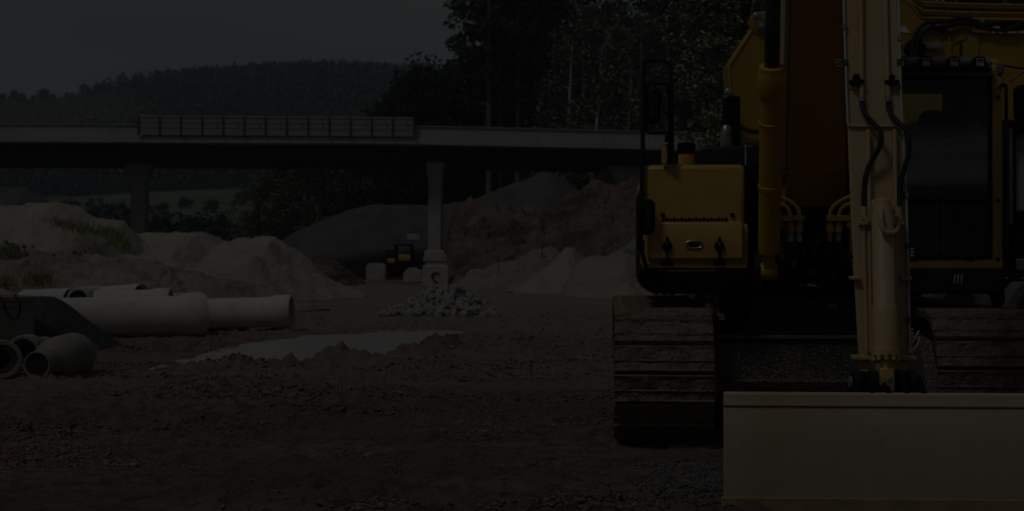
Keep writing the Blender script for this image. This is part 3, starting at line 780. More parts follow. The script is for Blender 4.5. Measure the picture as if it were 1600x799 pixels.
# ------------------------------------------------------------------ far mini excavator
D = 72
def far_machine():
    c = W(628, 0, D); root = empty('mini_excavator', (c.x, D, 0)); tag(root, 'small yellow mini excavator with dark cab standing below the dark embankment', 'mini excavator')
    def b(x0, x1, y0, y1, d0=-.6, d1=.6):
        p = W(x0, y1, D); q = W(x1, y0, D); return (p.x - c.x, d0, p.z), (q.x - c.x, d1, q.z)
    Y = M['yellow']; K = M['black']
    for s in (-1, 1):
        MB().prism([(-.62, .08), (-.5, 0), (.5, 0), (.62, .1), (.62, .28), (.5, .38), (-.5, .38), (-.62, .28)], s * .75 - .16, s * .75 + .16, 'y').obj('track', K, root, bev=.03, loc=(0.05, 0, b(0, 0, 0, 431)[0][2]))
    def part(nm, m, *a, **k): MB().box(*b(*a, **k)).obj(nm, m, root, bev=.04)
    part('undercarriage', Y, 609, 632, 421, 431, d0=-.4, d1=.4)
    part('house', K, 604, 640, 408, 421)
    part('engine_cover', Y, 607, 619, 404, 412, d0=-.65, d1=.3)
    part('seat_base', Y, 624, 643, 398, 408, d0=-.65, d1=.3)
    part('canopy', K, 617, 646, 382, 384.5)
    for (x, d) in ((618, -.5), (643, -.5), (618, .5), (643, .5)):
        MB().tube([(W(x, 0, D).x - c.x, d, b(0, 0, 0, 383)[0][2]), (W(x + (2 if x > 630 else 4), 0, D).x - c.x, d, b(0, 0, 0, 408)[0][2])], .045, 6).obj('canopy_post', K, root)
    MB().box(*b(603, 616, 390, 404, d0=-.3, d1=.4)).obj('seat_back', M['blue_black'], root, bev=.05)
    MB().bar((W(630, 0, D).x - c.x, -.75, b(0, 0, 0, 413)[0][2]), (W(662, 0, D).x - c.x, -.95, b(0, 0, 0, 409)[0][2]), .2, .22).obj('boom', K, root, bev=.03)
far_machine()
for (px, py) in ((779, 402), (847, 393)):
    D = 58.5; p = W(px, py + 22, D)
    o = MB().box((-.03, -.03, 0), (.03, .03, .45)).box((-.018, -.018, -.5), (.018, .018, 0)).obj('survey_stake', M['stake'], loc=(p.x, D, p.z + .30))
    tag(o, 'thin red survey stake in front of the earth bank', 'stake', 'survey stakes')

# ------------------------------------------------------------------ road bridge
BD = 78.0
def bridge():
    root = empty('road_bridge', (0, BD, 0)); tag(root, 'long concrete road bridge on slender piers crossing behind the yard', 'bridge')
    top = lambda px: np.interp(px, [-300, 0, 640, 1000, 1600], [193.5, 194.5, 197.5, 206, 225])
    mid = lambda px: np.interp(px, [-300, 0, 600, 1000, 1600], [221, 221.5, 224.5, 233, 252])
    bot = lambda px: np.interp(px, [-300, 0, 600, 1000, 1600], [245, 245.5, 247.5, 255, 274])
    def strip(x0, x1, f0, f1, d0, d1):
        mb = MB(); xs = np.linspace(x0, x1, max(2, int((x1 - x0) / 60) + 1)); vs = []
        for x in xs:
            X = (x - CX) * BD / F; a = CAMZ + (CY - f0(x)) * BD / F; b = CAMZ + (CY - f1(x)) * BD / F
            vs += [(X, d0, a), (X, d0, b), (X, d1, b), (X, d1, a)]
        fs = []
        for i in range(len(xs) - 1):
            for k in range(4): fs.append((i * 4 + k, i * 4 + (k + 1) % 4, i * 4 + 4 + (k + 1) % 4, i * 4 + 4 + k))
        fs += [(0, 1, 2, 3), tuple(len(vs) - 4 + k for k in (3, 2, 1, 0))]
        return mb.add(vs, fs)
    add = lambda f, d: (lambda px: f(px) + d)
    strip(-300, 1600, lambda p: mid(p) - 9, mid, 0, 11.5).obj('deck', M['bridge_concrete'], root, smooth=0)
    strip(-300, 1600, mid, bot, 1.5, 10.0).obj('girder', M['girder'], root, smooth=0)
    x = -296.0; n = 0
    while x < 1600:
        strip(x + .15, x + 40 - .15, top, lambda p: mid(p) - 9.02, 0.10, 0.42).obj('parapet_panel', M['bridge_concrete'], root, smooth=0)
        x += 40
    strip(-300, 1600, add(top, -1.6), add(top, 0), 0.02, 0.5).obj('coping', M['rail'], root, smooth=0)
    # noise screen
    fx = [217 + i * 33.05 for i in range(14)]
    st = lambda px: np.interp(px, [217, 645], [180.5, 184.0]); sb = lambda px: np.interp(px, [217, 645], [212, 215])
    for i, px in enumerate(fx):
        strip(px - .8, px + .8, st, sb, -0.20, -0.04).obj('screen_post', M['post'], root, smooth=0)
        if i < 13:
            strip(px + 1.3, fx[i + 1] - 1.3, add(st, 2.8), add(sb, -1), -0.12, -0.06).obj('screen_panel', M['mesh_panel'], root, smooth=0)
            if i > 2:
                strip(px + 23, px + 24.0, add(st, 9), add(sb, -12), -0.16, -0.125).obj('screen_bracket', M['mid_rail'], root, smooth=0)
    strip(215, 646, st, add(st, 2.6), -0.16, -0.03).obj('top_rail', M['rail'], root, smooth=0)
    for fr in (0.36, 0.62):
        strip(217, 645, lambda p: st(p) + 31 * fr, lambda p: st(p) + 31 * fr + .7, -0.135, -0.122).obj('mid_rail', M['mid_rail'], root, smooth=0)
    # piers
    def pier(px, dy, wd, flare, zb):
        X = (px - CX) * (BD + dy) / F; zt = CAMZ + (CY - bot(px)) * BD / F + 0.02
        h = wd / 2
        prof_ = [(-h, zb), (h, zb), (h, zt - 1.15), (h + flare, zt - .35), (h + flare, zt), (-h - flare, zt), (-h - flare, zt - .35), (-h, zt - 1.15)]
        MB().prism(prof_, 0, .85, 'y').obj('pier', M['pier'], root, bev=.12, loc=(X, dy, 0))
    pier(215.5, 4.0, .85, .34, -3)
    pier(680, 1.62, .78, .10, -1)
    # haunched abutment
    X0, X1 = (952 - CX) * BD / F, (1240 - CX) * BD / F
    z0 = CAMZ + (CY - bot(960)) * BD / F
    MB().prism([(X0, z0), (X0 + 1.0, z0 - 1.7), (X0 + 1.6, 0), (X1, 0), (X1, z0 - .1)], 2.0, 9.6, 'y').obj('abutment', M['pier'], root)
bridge()

# ------------------------------------------------------------------ trees
def leaf_cloud(mb, centre, rad, n, size, r, flat=0.8, shell=0.35):
    for _ in range(n):
        d = Vector((r.gauss(0, 1), r.gauss(0, 1), r.gauss(0, 1))).normalized() * (shell + (1 - shell) * r.random() ** .6)
        p = centre + Vector((d.x * rad[0], d.y * rad[1], d.z * rad[2]))
        u = Vector((r.gauss(0, 1), r.gauss(0, 1), r.gauss(0, flat))).normalized()
        v = u.cross(Vector((r.gauss(0, 1), r.gauss(0, 1), r.gauss(0, 1)))).normalized()
        s = size * r.uniform(.6, 1.3)
        mb.add([p - u * s, p + v * s * .55, p + u * s, p - v * s * .55], [(0, 1, 2, 3)])
def tree_meshes(kind, seed):
    r = random.Random(seed); tr = MB(); cr = MB()
    if kind == 'pine':                     # 24 m, bare trunk, crown in the top 40 %
        bend = r.uniform(-.5, .5)
        tr.tube([(0, 0, -.5), (bend * .5, 0, 8), (bend, 0, 16), (bend * .8, 0, 23)], [.26, .20, .15, .05], 8, smooth=4)
        for k in range(22):
            z = r.uniform(11.5, 23.5); a = r.uniform(0, 6.28); L = r.uniform(1.2, 3.4) * (1 - .5 * (z - 12) / 12)
            e = Vector((bend + math.cos(a) * L, math.sin(a) * L, z + r.uniform(-.2, .8)))
            tr.tube([(bend * .9, 0, z), e], [.06, .02], 5)
            leaf_cloud(cr, e, (r.uniform(.7, 1.3), r.uniform(.7, 1.3), r.uniform(.4, .7)), 80, .20, r)
        return tr.mesh('trunk', M['bark_pine']), cr.mesh('crown', M['leaf_pine'], 0)
    if kind == 'birch':                    # 16 m, thin pale trunk, sparse crown
        bend = r.uniform(-1.2, 1.2)
        tr.tube([(0, 0, -.5), (bend * .15, 0, 5), (bend * .6, 0, 10), (bend, 0, 16)], [.19, .16, .12, .05], 8, smooth=4)
        for k in range(22):
            t = r.uniform(.32, 1); z = 16 * t; a = r.uniform(0, 6.28); L = r.uniform(.8, 2.4) * (1.2 - t * .7)
            o = Vector((bend * t ** 1.5, 0, z)); e = o + Vector((math.cos(a) * L, math.sin(a) * L, L * .5))
            tr.tube([o, e], [.035, .012], 5)
            leaf_cloud(cr, e, (.9, .9, .9), 70, .17, r)
        return tr.mesh('trunk', M['bark_birch']), cr.mesh('crown', M['leaf_mid'], 0)
    if kind in ('leafy', 'leafy_mid'):     # 12 m, dense down to the ground
        tr.tube([(0, 0, -.5), (.1, 0, 4), (0, .1, 10)], [.25, .2, .05], 8, smooth=3)
        for k in range(46):
            z = r.uniform(1.0, 11.5); t = z / 12; wd = 3.4 * math.sin(PI * min(1, .18 + t * .80)) ** .7
            a = r.uniform(0, 6.28); q = wd * r.random() ** .5
            s = r.uniform(.7, 1.3)
            c = Vector((math.cos(a) * q, math.sin(a) * q, z))
            if k % 4 == 0: tr.tube([(0, 0, max(.5, z - 1.5)), c], [.06, .02], 5)
            leaf_cloud(cr, c, (s, s, s * .75), 150, .125, r)
        return tr.mesh('trunk', M['bark']), cr.mesh('crown', M['leaf_dark' if kind == 'leafy' else 'leaf_mid'], 0)
    if kind == 'bush':
        tr.tube([(0, 0, -.3), (0, 0, 3)], [.2, .08], 6)
        for k in range(22):
            z = r.uniform(.4, 4.2); a = r.uniform(0, 6.28); q = 2.4 * math.sin(PI * min(1, .25 + z / 5 * .7)) * r.random() ** .5
            leaf_cloud(cr, Vector((math.cos(a) * q, math.sin(a) * q, z)), (.9, .9, .7), 45, .28, r)
        return tr.mesh('trunk', M['bark']), cr.mesh('crown', M['leaf_hedge'], 0)
    if kind == 'hilltree':                 # 15 m deciduous on the far ridge
        tr.tube([(0, 0, -1), (0, 0, 9)], [.35, .15], 6)
        for k in range(26):
            z = r.uniform(4, 14.5); a = r.uniform(0, 6.28); q = 4.0 * math.sin(PI * min(1, .1 + z / 15 * .85)) * r.random() ** .5
            leaf_cloud(cr, Vector((math.cos(a) * q, math.sin(a) * q, z)), (1.5, 1.5, 1.2), 34, .6, r)
        return tr.mesh('trunk', M['bark']), cr.mesh('crown', M['leaf_ridge'], 0)
TM = {k: [tree_meshes(k, s) for s in range(ss, ss + n)] for k, ss, n in (('pine', 10, 4), ('birch', 30, 3), ('leafy', 50, 4), ('leafy_mid', 60, 2), ('bush', 70, 3), ('hilltree', 80, 3))}
ORD = 'first second third fourth fifth sixth seventh eighth ninth tenth eleventh twelfth thirteenth fourteenth fifteenth sixteenth seventeenth'.split()
def tree(name, kind, x, y, z, s, label, group, sz=None):
    t, c = TM[kind][rnd.randrange(len(TM[kind]))]
    root = empty(name, (x, y, z), rnd.uniform(0, 6.28)); root.scale = (s, s, sz or s)
    tag(root, label, 'tree' if kind != 'bush' else 'bush', group)
    inst('trunk', t, root); inst('crown', c, root)
    return root
for i_, px in enumerate((757, 764, 771, 782, 790, 797, 804, 809, 826, 846, 858, 866, 884, 1000, 1022, 1046)):
    D = rnd.uniform(112, 128)
    tree('pine_tree', 'pine', (px - CX) * D / F, D, 0, rnd.uniform(.94, 1.1), ORD[i_] + ' tall bare-trunked pine from the left in the row behind the bridge', 'pines behind the bridge')
for i_, px in enumerate((878, 892, 905, 913, 919, 933, 947, 962, 970, 980, 987, 1005, 1024, 1040)):
    D = rnd.uniform(108, 118)
    tree('birch_tree', 'birch', (px - CX) * D / F, D, 0, rnd.uniform(.95, 1.15), ORD[i_] + ' slim pale birch from the left in front of the dark wood', 'birches behind the bridge')
for px in np.linspace(640, 1240, 20):
    D = rnd.uniform(134, 152); s = rnd.uniform(1.35, 1.6) if px > 730 else 1.1
    px = px + rnd.uniform(-14, 14)
    tree('broadleaf_tree', 'leafy_mid' if rnd.random() < .6 else 'leafy', (px - CX) * D / F, D, 0, s, 'dark broadleaf tree filling the wood behind the pines', 'dark trees in the wood', sz=s * (1.5 if px > 790 else 1.0))
for px in np.linspace(820, 1200, 9):
    D = rnd.uniform(126, 132); px = px + rnd.uniform(-14, 14)
    tree('broadleaf_tree', 'leafy_mid', (px - CX) * D / F, D, 0, rnd.uniform(.8, 1.1), 'dark broadleaf tree filling the wood behind the pines', 'dark trees in the wood')
for px in (745, 800, 850, 900, 960, 1010):
    D = rnd.uniform(155, 170)
    tree('pine_tree', 'pine', (px - CX) * D / F, D, 0, rnd.uniform(1.15, 1.3), 'tall pine at the back of the wood, only its dark crown showing', 'pines at the back of the wood')
for px, top, D in ((622, 118, 120), (648, 92, 122), (672, 72, 124), (694, 100, 120), (716, 84, 126), (735, 95, 128), (612, 150, 112), (640, 140, 112), (665, 128, 113), (700, 126, 114), (728, 130, 116)):
    h = CAMZ + (CY - top) * D / F
    tree('broadleaf_tree', 'leafy', (px - CX) * D / F, D, 0, h / 12.3, ('tall ' if h > 17.5 else 'low ') + 'dark leafy tree at the left edge of the wood above the bridge', 'trees at the wood edge')
for i_, (px, top) in enumerate(((405, 262), (428, 238), (455, 232), (480, 228), (505, 235), (532, 222), (560, 215), (588, 210), (615, 205), (640, 210), (660, 220), (690, 215), (720, 210))):
    D = rnd.uniform(110, 126); h = CAMZ + (CY - top) * D / F + 1
    tree('broadleaf_tree', 'leafy_mid' if px < 540 else 'leafy', (px - CX) * D / F, D, -1, h / 12.3, ORD[i_] + ' green tree from the left under the bridge deck, behind the embankment', 'trees under the bridge')
for i_, (px, D, s) in enumerate(((1395, 47, .85), (1455, 52, .95), (1520, 46, .85), (1585, 50, .95), (1650, 47, .9), (1255, 50, .95))):
    tree('broadleaf_tree', 'leafy_mid' if i_ % 2 else 'leafy', (px - CX) * D / F, D, 0, s, ORD[i_] + ' leafy tree in the row right behind the ochre arm', 'trees behind the ochre arm')
# valley bushes
for px, top, D in ((12,318,230),(40,316,240),(70,322,235),(98,324,230),(150,318,215),(178,322,205),(205,316,215),(238,330,200),(262,326,205),(285,318,200),(310,322,195),(335,316,205),(358,322,200),(380,330,195),(396,336,185),(160,306,235),(158,318,225),(415,330,180),(230,345,185),(300,350,180),(345,346,180),(260,352,178),(200,350,180),(60,308,330),(110,306,340),(250,312,330),(290,305,370),(330,308,350),(375,300,380),(185,312,320),(150,306,350),(222,305,360)):
    h = (CAMZ + (CY - top) * D / F); z0 = float(hill_z(np.array([(px - CX) * D / F]), np.array([float(D)]))[0]) - .5
    s = max(.7, (h - z0) / 5.0)
    b_ = tree('valley_bush', 'bush', (px - CX) * D / F, D, z0, s * 1.05, 'round dark bush in the valley beyond the sand heaps', 'bushes in the valley', sz=s)
# ridge trees that stand out against the sky on the left
for k in range(30):
    px = -60 + k * 13.5 + rnd.uniform(-5, 5)
    if 25 < px < 34: continue
    D = 760 + rnd.uniform(-10, 20); X = (px - CX) * D / F
    z0 = float(hill_z(np.array([X]), np.array([D]))[0])
    tree('ridge_tree', 'hilltree', X, D, z0 - 1, rnd.uniform(.72, 1.0), 'dark tree standing on the far ridge against the sky', 'trees on the far ridge')

# far woods: one mass of many small crowns
def far_wood(name, n, region, h0, h1, wr, m, label, seed, conif=.5):
    r = random.Random(seed); mb = MB(); got = 0
    while got < n:
        px = r.uniform(*region[0]); D = r.uniform(*region[1])
        X = (px - CX) * D / F
        if len(region) > 2 and not region[2](px, D, r): continue
        z = float(hill_z(np.array([X]), np.array([D]))[0])
        h = r.uniform(h0, h1); rw = h * r.uniform(*wr); got += 1
        con = r.random() < conif
        for _ in range(30):
            t = r.random() ** .8
            q = rw * ((1 - t) * .95 + .06) if con else rw * math.sin(PI * (.12 + .84 * t)) ** .6
            a = r.uniform(0, 6.28); q *= r.uniform(.6, 1.1)
            p = Vector((X + math.cos(a) * q, D + math.sin(a) * q, z + h * (t * .95 + .05)))
            s = h * r.uniform(.06, .12) * (1.25 - .5 * t)
            u = Vector((r.gauss(0, 1), r.gauss(0, 1), r.gauss(0, .6))).normalized(); v = u.cross(Vector((r.gauss(0, 1), r.gauss(0, 1), r.gauss(0, 1)))).normalized()
            mb.add([p - u * s, p + v * s * .8, p + u * s], [(0, 1, 2)])
    tag(mb.obj(name, m, smooth=0), label, kind='stuff')
far_wood('hill_wood', 4200, ((120, 760), (560, 790), lambda px, D, r: r.random() < min(1, max(0, (px - 150 + (D - 700) * .5) / 200))), 11, 17, (.16, .26), M['leaf_hill'], 'far wooded hillside behind the bridge', 1, .6)
far_wood('hill_wood', 260, ((-80, 300), (772, 800)), 7, 10, (.18, .28), M['leaf_hill'], 'far wooded ridge on the left', 2, .4)
far_wood('hill_scrub', 2600, ((-80, 480), (540, 740)), 4, 8, (.4, .6), M['leaf_bush'], 'light green scrub on the far slope', 3, 0)
far_wood('valley_wood', 2600, ((-80, 560), (448, 545), lambda p, D, r: True), 9, 14, (.25, .4), M['leaf_hill'], 'mixed wood on the lower far slope seen under the bridge', 4, .25)
far_wood('hill_wood', 900, ((760, 1700), (600, 800)), 12, 18, (.16, .26), M['leaf_hill'], 'far wooded hillside to the right', 6, .6)

# near broadleaf tree behind the machines
def near_tree():
    r = random.Random(5); D = 31.0; tr = MB(); cr = MB()
    root = empty('broadleaf_tree', (W(1165, 0, D).x, D, 0)); tag(root, 'leafy tree with light green leaf clumps just behind the excavator', 'tree')
    tr.tube([(0, 0, -.3), (.1, 0, 2), (-.1, 0, 4.5), (.1, 0, 7)], [.16, .13, .09, .03], 8, smooth=4)
    tr.tube([(.08, 0, 2), (-.6, -.1, 3.6), (-1.0, -.2, 5.2)], [.07, .05, .02], 7, smooth=4)
    for k in range(300):
        px = r.gauss(1130, 56); py = r.uniform(-90, 232)
        left = np.interp(py, [-90, 20, 110, 150, 200, 235], [1020, 1052, 1058, 1078, 1080, 1098])
        if px < left or px > 1270: continue
        p = W(px, py, D) - root.location + Vector((0, r.uniform(-.9, .9), 0))
        if k % 3 == 0: tr.tube([(0, 0, max(1.2, p.z - 1)), p], [.025, .008], 5)
        s = r.uniform(.16, .34)
        leaf_cloud(cr, p, (s, s, s * .8), 56, .046, r, flat=.5)
    for (px, py) in ((1037,62),(1045,58),(1074,105),(1062,110),(1075,88),(1082,150),(1088,160),(1070,212),(1078,216),(1090,168),(1098,180)):
        leaf_cloud(cr, W(px, py, D) - root.location, (.13, .13, .1), 30, .06, r, flat=.5)
    tr.obj('trunk', M['bark'], root); cr.obj('crown', M['leaf_near'], root, smooth=0)
near_tree()

# ------------------------------------------------------------------ the crawler excavator
YAW = -math.atan(0.065)
EO = Vector((2.293, 12.146, 0))
EX = empty('crawler_excavator', EO, YAW)
tag(EX, 'large yellow crawler excavator facing the viewer with its wide pale bucket on the ground', 'excavator')
RT = Matrix.Rotation(-YAW, 3, 'Z')
CL = RT @ (Vector((0, 0, CAMZ)) - EO)
def L(px, py, y):                    # point of the excavator's own frame seen at a pixel, on its plane y
    d = RT @ Vector(((px - CX) / F, 1, -(py - CY) / F))
    t = (y - CL.y) / d.y
    return CL + d * t
def lx(px, y): return L(px, 400, y).x
def lz(py, y, px=1280): return L(px, py, y).z
Ym, Yf, Yd, K, BB = M['yellow'], M['yellow_faded'], M['yellow_deep'], M['black'], M['blue_black']
def P(mb, name, m, parent=EX, bev=0.0, smooth=35): return mb.obj(name, m, parent, bev=bev, smooth=smooth)
def BX(name, m, x0, x1, y0, y1, ya, yb, parent=EX, bev=0.01):        # box by pixel extents at front plane ya, reaching back to yb
    a = L(x0, y1, ya); b = L(x1, y0, ya)
    return P(MB().box((a.x, ya, a.z), (b.x, yb, b.z)), name, m, parent, bev)

# tracks
TF = -2.05; TR = 0.475; TL = 2.05 - TR
xl0, xl1 = lx(960, TF), lx(1117, TF); shoe_w = xl1 - xl0
xr0 = lx(1467, TF); xr1 = xr0 + shoe_w
SHOES = []
def shoe_mesh(seed):
    r = random.Random(seed); nxs = 30; pitch = 0.196
    prof = [(-.098, -.03), (-.098, .012), (-.090, .028), (-.080, .012), (-.045, .010), (-.030, .006), (-.020, .021), (-.010, .008), (.02, .012), (.05, .010), (.075, .012), (.086, .020), (.094, .010), (.094, -.03)]
    vs = []; fs = []
    xs_ = np.linspace(-shoe_w / 2, shoe_w / 2, nxs)
    for i, x in enumerate(xs_):
        edge = min(i, nxs - 1 - i) / 4
        for j, (y, z) in enumerate(prof):
            n1 = float(fbm(np.array([x * 14 + seed * 7]), np.array([y * 26 + seed]), 3, seed)[0])
            mudv = 0.024 * max(0, n1 + .12) * min(1, edge) if 3 <= j <= 11 else 0.004 * n1
            if j in (2, 11): mudv *= .25
            if j == 6: mudv *= .5
            vs.append((x + (0.006 * n1 if edge == 0 else 0), y + 0.003 * n1, z + mudv))
    m = len(prof)
    for i in range(nxs - 1):
        for j in range(m):
            q = (j + 1) % m
            fs.append((i * m + j, i * m + q, (i + 1) * m + q, (i + 1) * m + j))
    fs.append(tuple(range(m))); fs.append(tuple(range((nxs - 1) * m + m - 1, (nxs - 1) * m - 1, -1)))
    me = MB().add(vs, fs).mesh('track_shoe', M['mudtrack'], 50)
    me.materials.append(M['trackrib'])
    for p in me.polygons:
        c = p.center
        if c.z > .016 and any(abs(c.y - q) < .012 for q in (-.088, .086)): p.material_index = 1
    return me
SHOES = [shoe_mesh(s) for s in range(1, 7)]
def track(x0, x1, phase):
    xc = (x0 + x1) / 2
    t = MB()
    t.prism([(-TL, .17), (-TL - .28, .30), (-TL - .33, .475), (-TL - .28, .66), (-TL, .78), (TL, .78), (TL + .3, .62), (TL + .3, .3), (TL, .17)], x0 + .10, x1 - .10)
    root = P(t, 'crawler_track', M['undercarriage'], EX, .02)
    # flange discs of the idler
    rr = TR - 0.03
    per = 4 * TL + 2 * PI * rr; n = int(per / 0.2); pit = per / n
    for k in range(n):
        s = (k + phase) * pit; s %= per
        if s < 2 * TL: y, z, a = TL - s, 2 * TR - .03, 0.0                    # top run, going forward
        elif s < 2 * TL + PI * rr:
            q = (s - 2 * TL) / rr; y, z, a = -TL - rr * math.sin(q), TR + rr * math.cos(q), q
        elif s < 4 * TL + PI * rr: y, z, a = -TL + (s - 2 * TL - PI * rr), .03, PI
        else:
            q = (s - 4 * TL - PI * rr) / rr; y, z, a = TL + rr * math.sin(q), TR - rr * math.cos(q), PI + q
        inst('track_shoe', SHOES[rnd.randrange(6)], root, (xc, y, z), (a, 0, 0))
    for sx in (-.12, .12):                       # link rails
        for k in range(14):
            q = PI * k / 13; y, z = -TL - (rr - .07) * math.sin(q), TR + (rr - .07) * math.cos(q)
            pass
    return root
track(xl0, xl1, 0.35); track(xr0, xr1, 0.15)
# undercarriage
uc = P(MB().prism([(-1.15, lz(600, -1.15)), (-1.15, lz(536, -1.15)), (-1.05, lz(526, -1.05)), (1.1, .75), (1.1, .32)], xl1 - .10, xr0 + .10), 'undercarriage', M['undercarriage'], EX, .02)
P(MB().box((xl1 + .02, -1.18, lz(530, -1.18)), (xr0 - .02, -1.06, lz(524.5, -1.18))), 'front_ledge', M['dust_highlight_metal'], uc, .004)  # the ledge's highlight is put into its paler material
P(MB().box((xl1 - .08, -1.20, lz(600, -1.2)), (xr0 + .08, -1.12, lz(594, -1.2))), 'bottom_lip', M['undercarriage'], uc, .01)
for sx, xa in ((-1, xl1), (1, xr0)):            # leg plates beside the tracks
    P(MB().prism([(-1.9, .30), (-1.6, .72), (-.6, .80), (.8, .8), (1.2, .3)], xa - .03 if sx > 0 else xa - .06, xa + .06 if sx > 0 else xa + .03), 'side_leg', M['undercarriage'], uc, .01)
slew = P(MB().lathe([(.62, .70), (.66, .72), (.66, .80), (.58, .82), (.58, .93), (.64, .94), (.64, 1.00), (.55, 1.05)], 40, Matrix.Translation((lx(1262, 0), 0, 0))), 'slewing_ring', K, EX)
BX('ring_cover', M['bay_blue'], 1157, 1345, 461, 524, -.95, .6)
BX('ring_step', K, 1145, 1170, 461, 499, -.98, .4)
for (y0, y1, d_) in ((460.5, 463.5, -.985), (482, 485, -.975), (505, 507, -.97)):      # flanges of the ring cover
    BX('ring_flange', M['bay_blue'], 1158, 1344, y0, y1, d_, -.9)
# bolts round the ring cover
mb = MB()
for k in range(9): mb.lathe([(.018, 0), (.018, .02), (.0, .025)], 6, axisM(L(1178 + k * 18, 493, -.951), L(1178 + k * 18, 493, -1.1)))
tag(P(mb, 'ring_bolts', K), kind='stuff')

# upper structure
YH = -1.35
house = P(MB().box((lx(1010, YH), -.2, 1.08), (lx(1562, YH), 2.7, 1.95)), 'house', K, EX, .04)
P(MB().box((lx(1010, YH), 1.6, 1.0), (lx(1562, YH), 3.0, 2.1)), 'counterweight', Ym, EX, .12)
deck = P(MB().box((lx(1160, YH), -1.2, lz(462, -1.2)), (lx(1350, YH), .2, lz(448, -1.2))), 'deck', K, EX, .01)
# left equipment box
YB = -1.36
BX('equipment_box', Ym, 1006, 1164, 257, 420, YB, -.2, bev=.035)
box = EX.children[-1]
a, b_ = L(1012, 346, YB - .002), L(1160, 408, YB - .002)
P(MB().prism([(YB + .02, b_.z), (YB - .045, b_.z + .012), (YB - .05, b_.z + .08), (YB - .05, a.z - .07), (YB - .03, a.z - .01), (YB + .02, a.z)], a.x, b_.x), 'hatch', Ym, box, .012)
BX('hatch_frame', Ym, 1152, 1169, 350, 419.5, YB + .01, -.6, box, .01)
BX('lower_rim', Ym, 1004, 1166, 411, 419.5, YB - .012, YB + .05, box, .006)
mb = MB(); zc = L(1085, 342.5, YB).z
for k in range(18):
    x0 = lx(1034 + k * 5.8, YB - .01); mb.box((x0, YB - .012, zc - .012), (x0 + .019, YB + .02, zc + .004 + .006 * (k % 2)))
P(mb, 'vent_slot', K, box)
for px in (1035.5, 1144.5):
    P(MB().lathe([(.017, 0), (.017, .012), (.010, .02), (0, .021)], 18, axisM(L(px, 336, YB), L(px, 336, YB - 1))), 'rubber_stop', K, box)
YL = YB - .052
for px in (1042.5, 1124):
    lt = P(MB().lathe([(.036, 0), (.038, .006), (.034, .02), (.012, .024), (0, .025)], 22, axisM(L(px, 385, YL), L(px, 385, YL - 1))), 'latch', M['plastic'], box)
    P(MB().bar(L(px, 370, YL - .01), L(px, 414, YL - .012), .016, .02, up=(0, 1, 0)), 'latch_strap', M['plastic'], lt)
    P(MB().box(tuple(L(px - 9, 415, YL - .02)), (L(px + 9, 409, YL).x, YL + .02, L(px, 409, YL).z)), 'latch_foot', M['plastic'], lt, .004)
    P(MB().lathe([(.007, 0), (.007, .004), (0, .005)], 10, axisM(L(px, 381, YL - .024), L(px, 381, YL - 1))), 'latch_screw', M['steel'], lt)
hd = MB(); c0 = L(1084.5, 382.5, YL)
ring = [(math.copysign(abs(math.cos(q)) ** .6, math.cos(q)) * .056, math.copysign(abs(math.sin(q)) ** .7, math.sin(q)) * .026) for q in np.linspace(0, 2 * PI, 33)[:-1]]
hd.tube([(c0.x + u, YL - .004, c0.z + v) for u, v in ring + ring[:1]], .007, 6)
hn = P(hd, 'handle', M['steel'], box)
P(MB().prism([(c0.x - .042, c0.z + .012), (c0.x + .042, c0.z + .012), (c0.x + .03, c0.z - .018), (c0.x - .03, c0.z - .018)], YL - .006, YL + .01, 'y'), 'handle_recess', K, hn)
# front skirt of the left side
sk = MB(); zt, zb = L(1080, 420.5, -1.42).z, L(1080, 459, -1.42).z; xa, xb = lx(999, -1.42), lx(1168, -1.42)
sk.prism([(xa, zt), (xa, zb + .10), (xa + .04, zb + .03), (xa + .10, zb), (xb, zb), (xb, zt)], -1.42, -.3, 'y')
sk1 = P(sk, 'skirt', BB, EX, .015)
sk1.data.materials[0] = M['black']
mb = MB()
for k in range(22): mb.box(tuple(L(1044 + k * 3.4, 424.5, -1.424)), (L(1046 + k * 3.4, 421.5, -1.424).x, -1.415, L(1046 + k * 3.4, 421.8, -1.424).z))
P(mb, 'step_grip', M['dust_highlight_metal'], sk1)
for px in (1024, 1036, 1049, 1092): BX('skirt_tab', K, px, px + 5, 456, 461, -1.40, -1.34, sk1, 0)
# stuff on the left side
hood = MB(); a, b_ = L(1085, 257, -.7), L(1170, 228, -.7)
hood.prism([(a.x, a.z - .05), (a.x, b_.z - .05), (a.x + .05, b_.z), (b_.x, b_.z), (b_.x, a.z - .05)], -.7, .8, 'y')
P(hood, 'side_hood', BB, EX, .025)
BX('hood_end', BB, 1165, 1189, 224, 265, -.72, .7, bev=.03)
BX('hood_seam', M['pale_line'], 1164, 1166, 226, 258, -.725, -.71, bev=0)
fl = P(MB().lathe([(.062, 0), (.062, .10), (.055, .115)], 20, Matrix.Translation(L(1072.5, 259, -.9))), 'filler_neck', Ym)
P(MB().lathe([(.066, .09), (.07, .10), (.07, .165), (.06, .175), (0, .18)], 20, Matrix.Translation(L(1072.5, 259, -.9))), 'filler_cap', M['plastic'], fl)
P(MB().lathe([(.048, 0), (.048, .11), (.042, .145), (.025, .17), (0, .178)], 20, Matrix.Translation(L(1134.5, 229, -.3))), 'exhaust_tip', M['steel'])
BX('exhaust_shield', K, 1134, 1157, 150, 230, .2, .5, bev=.02)
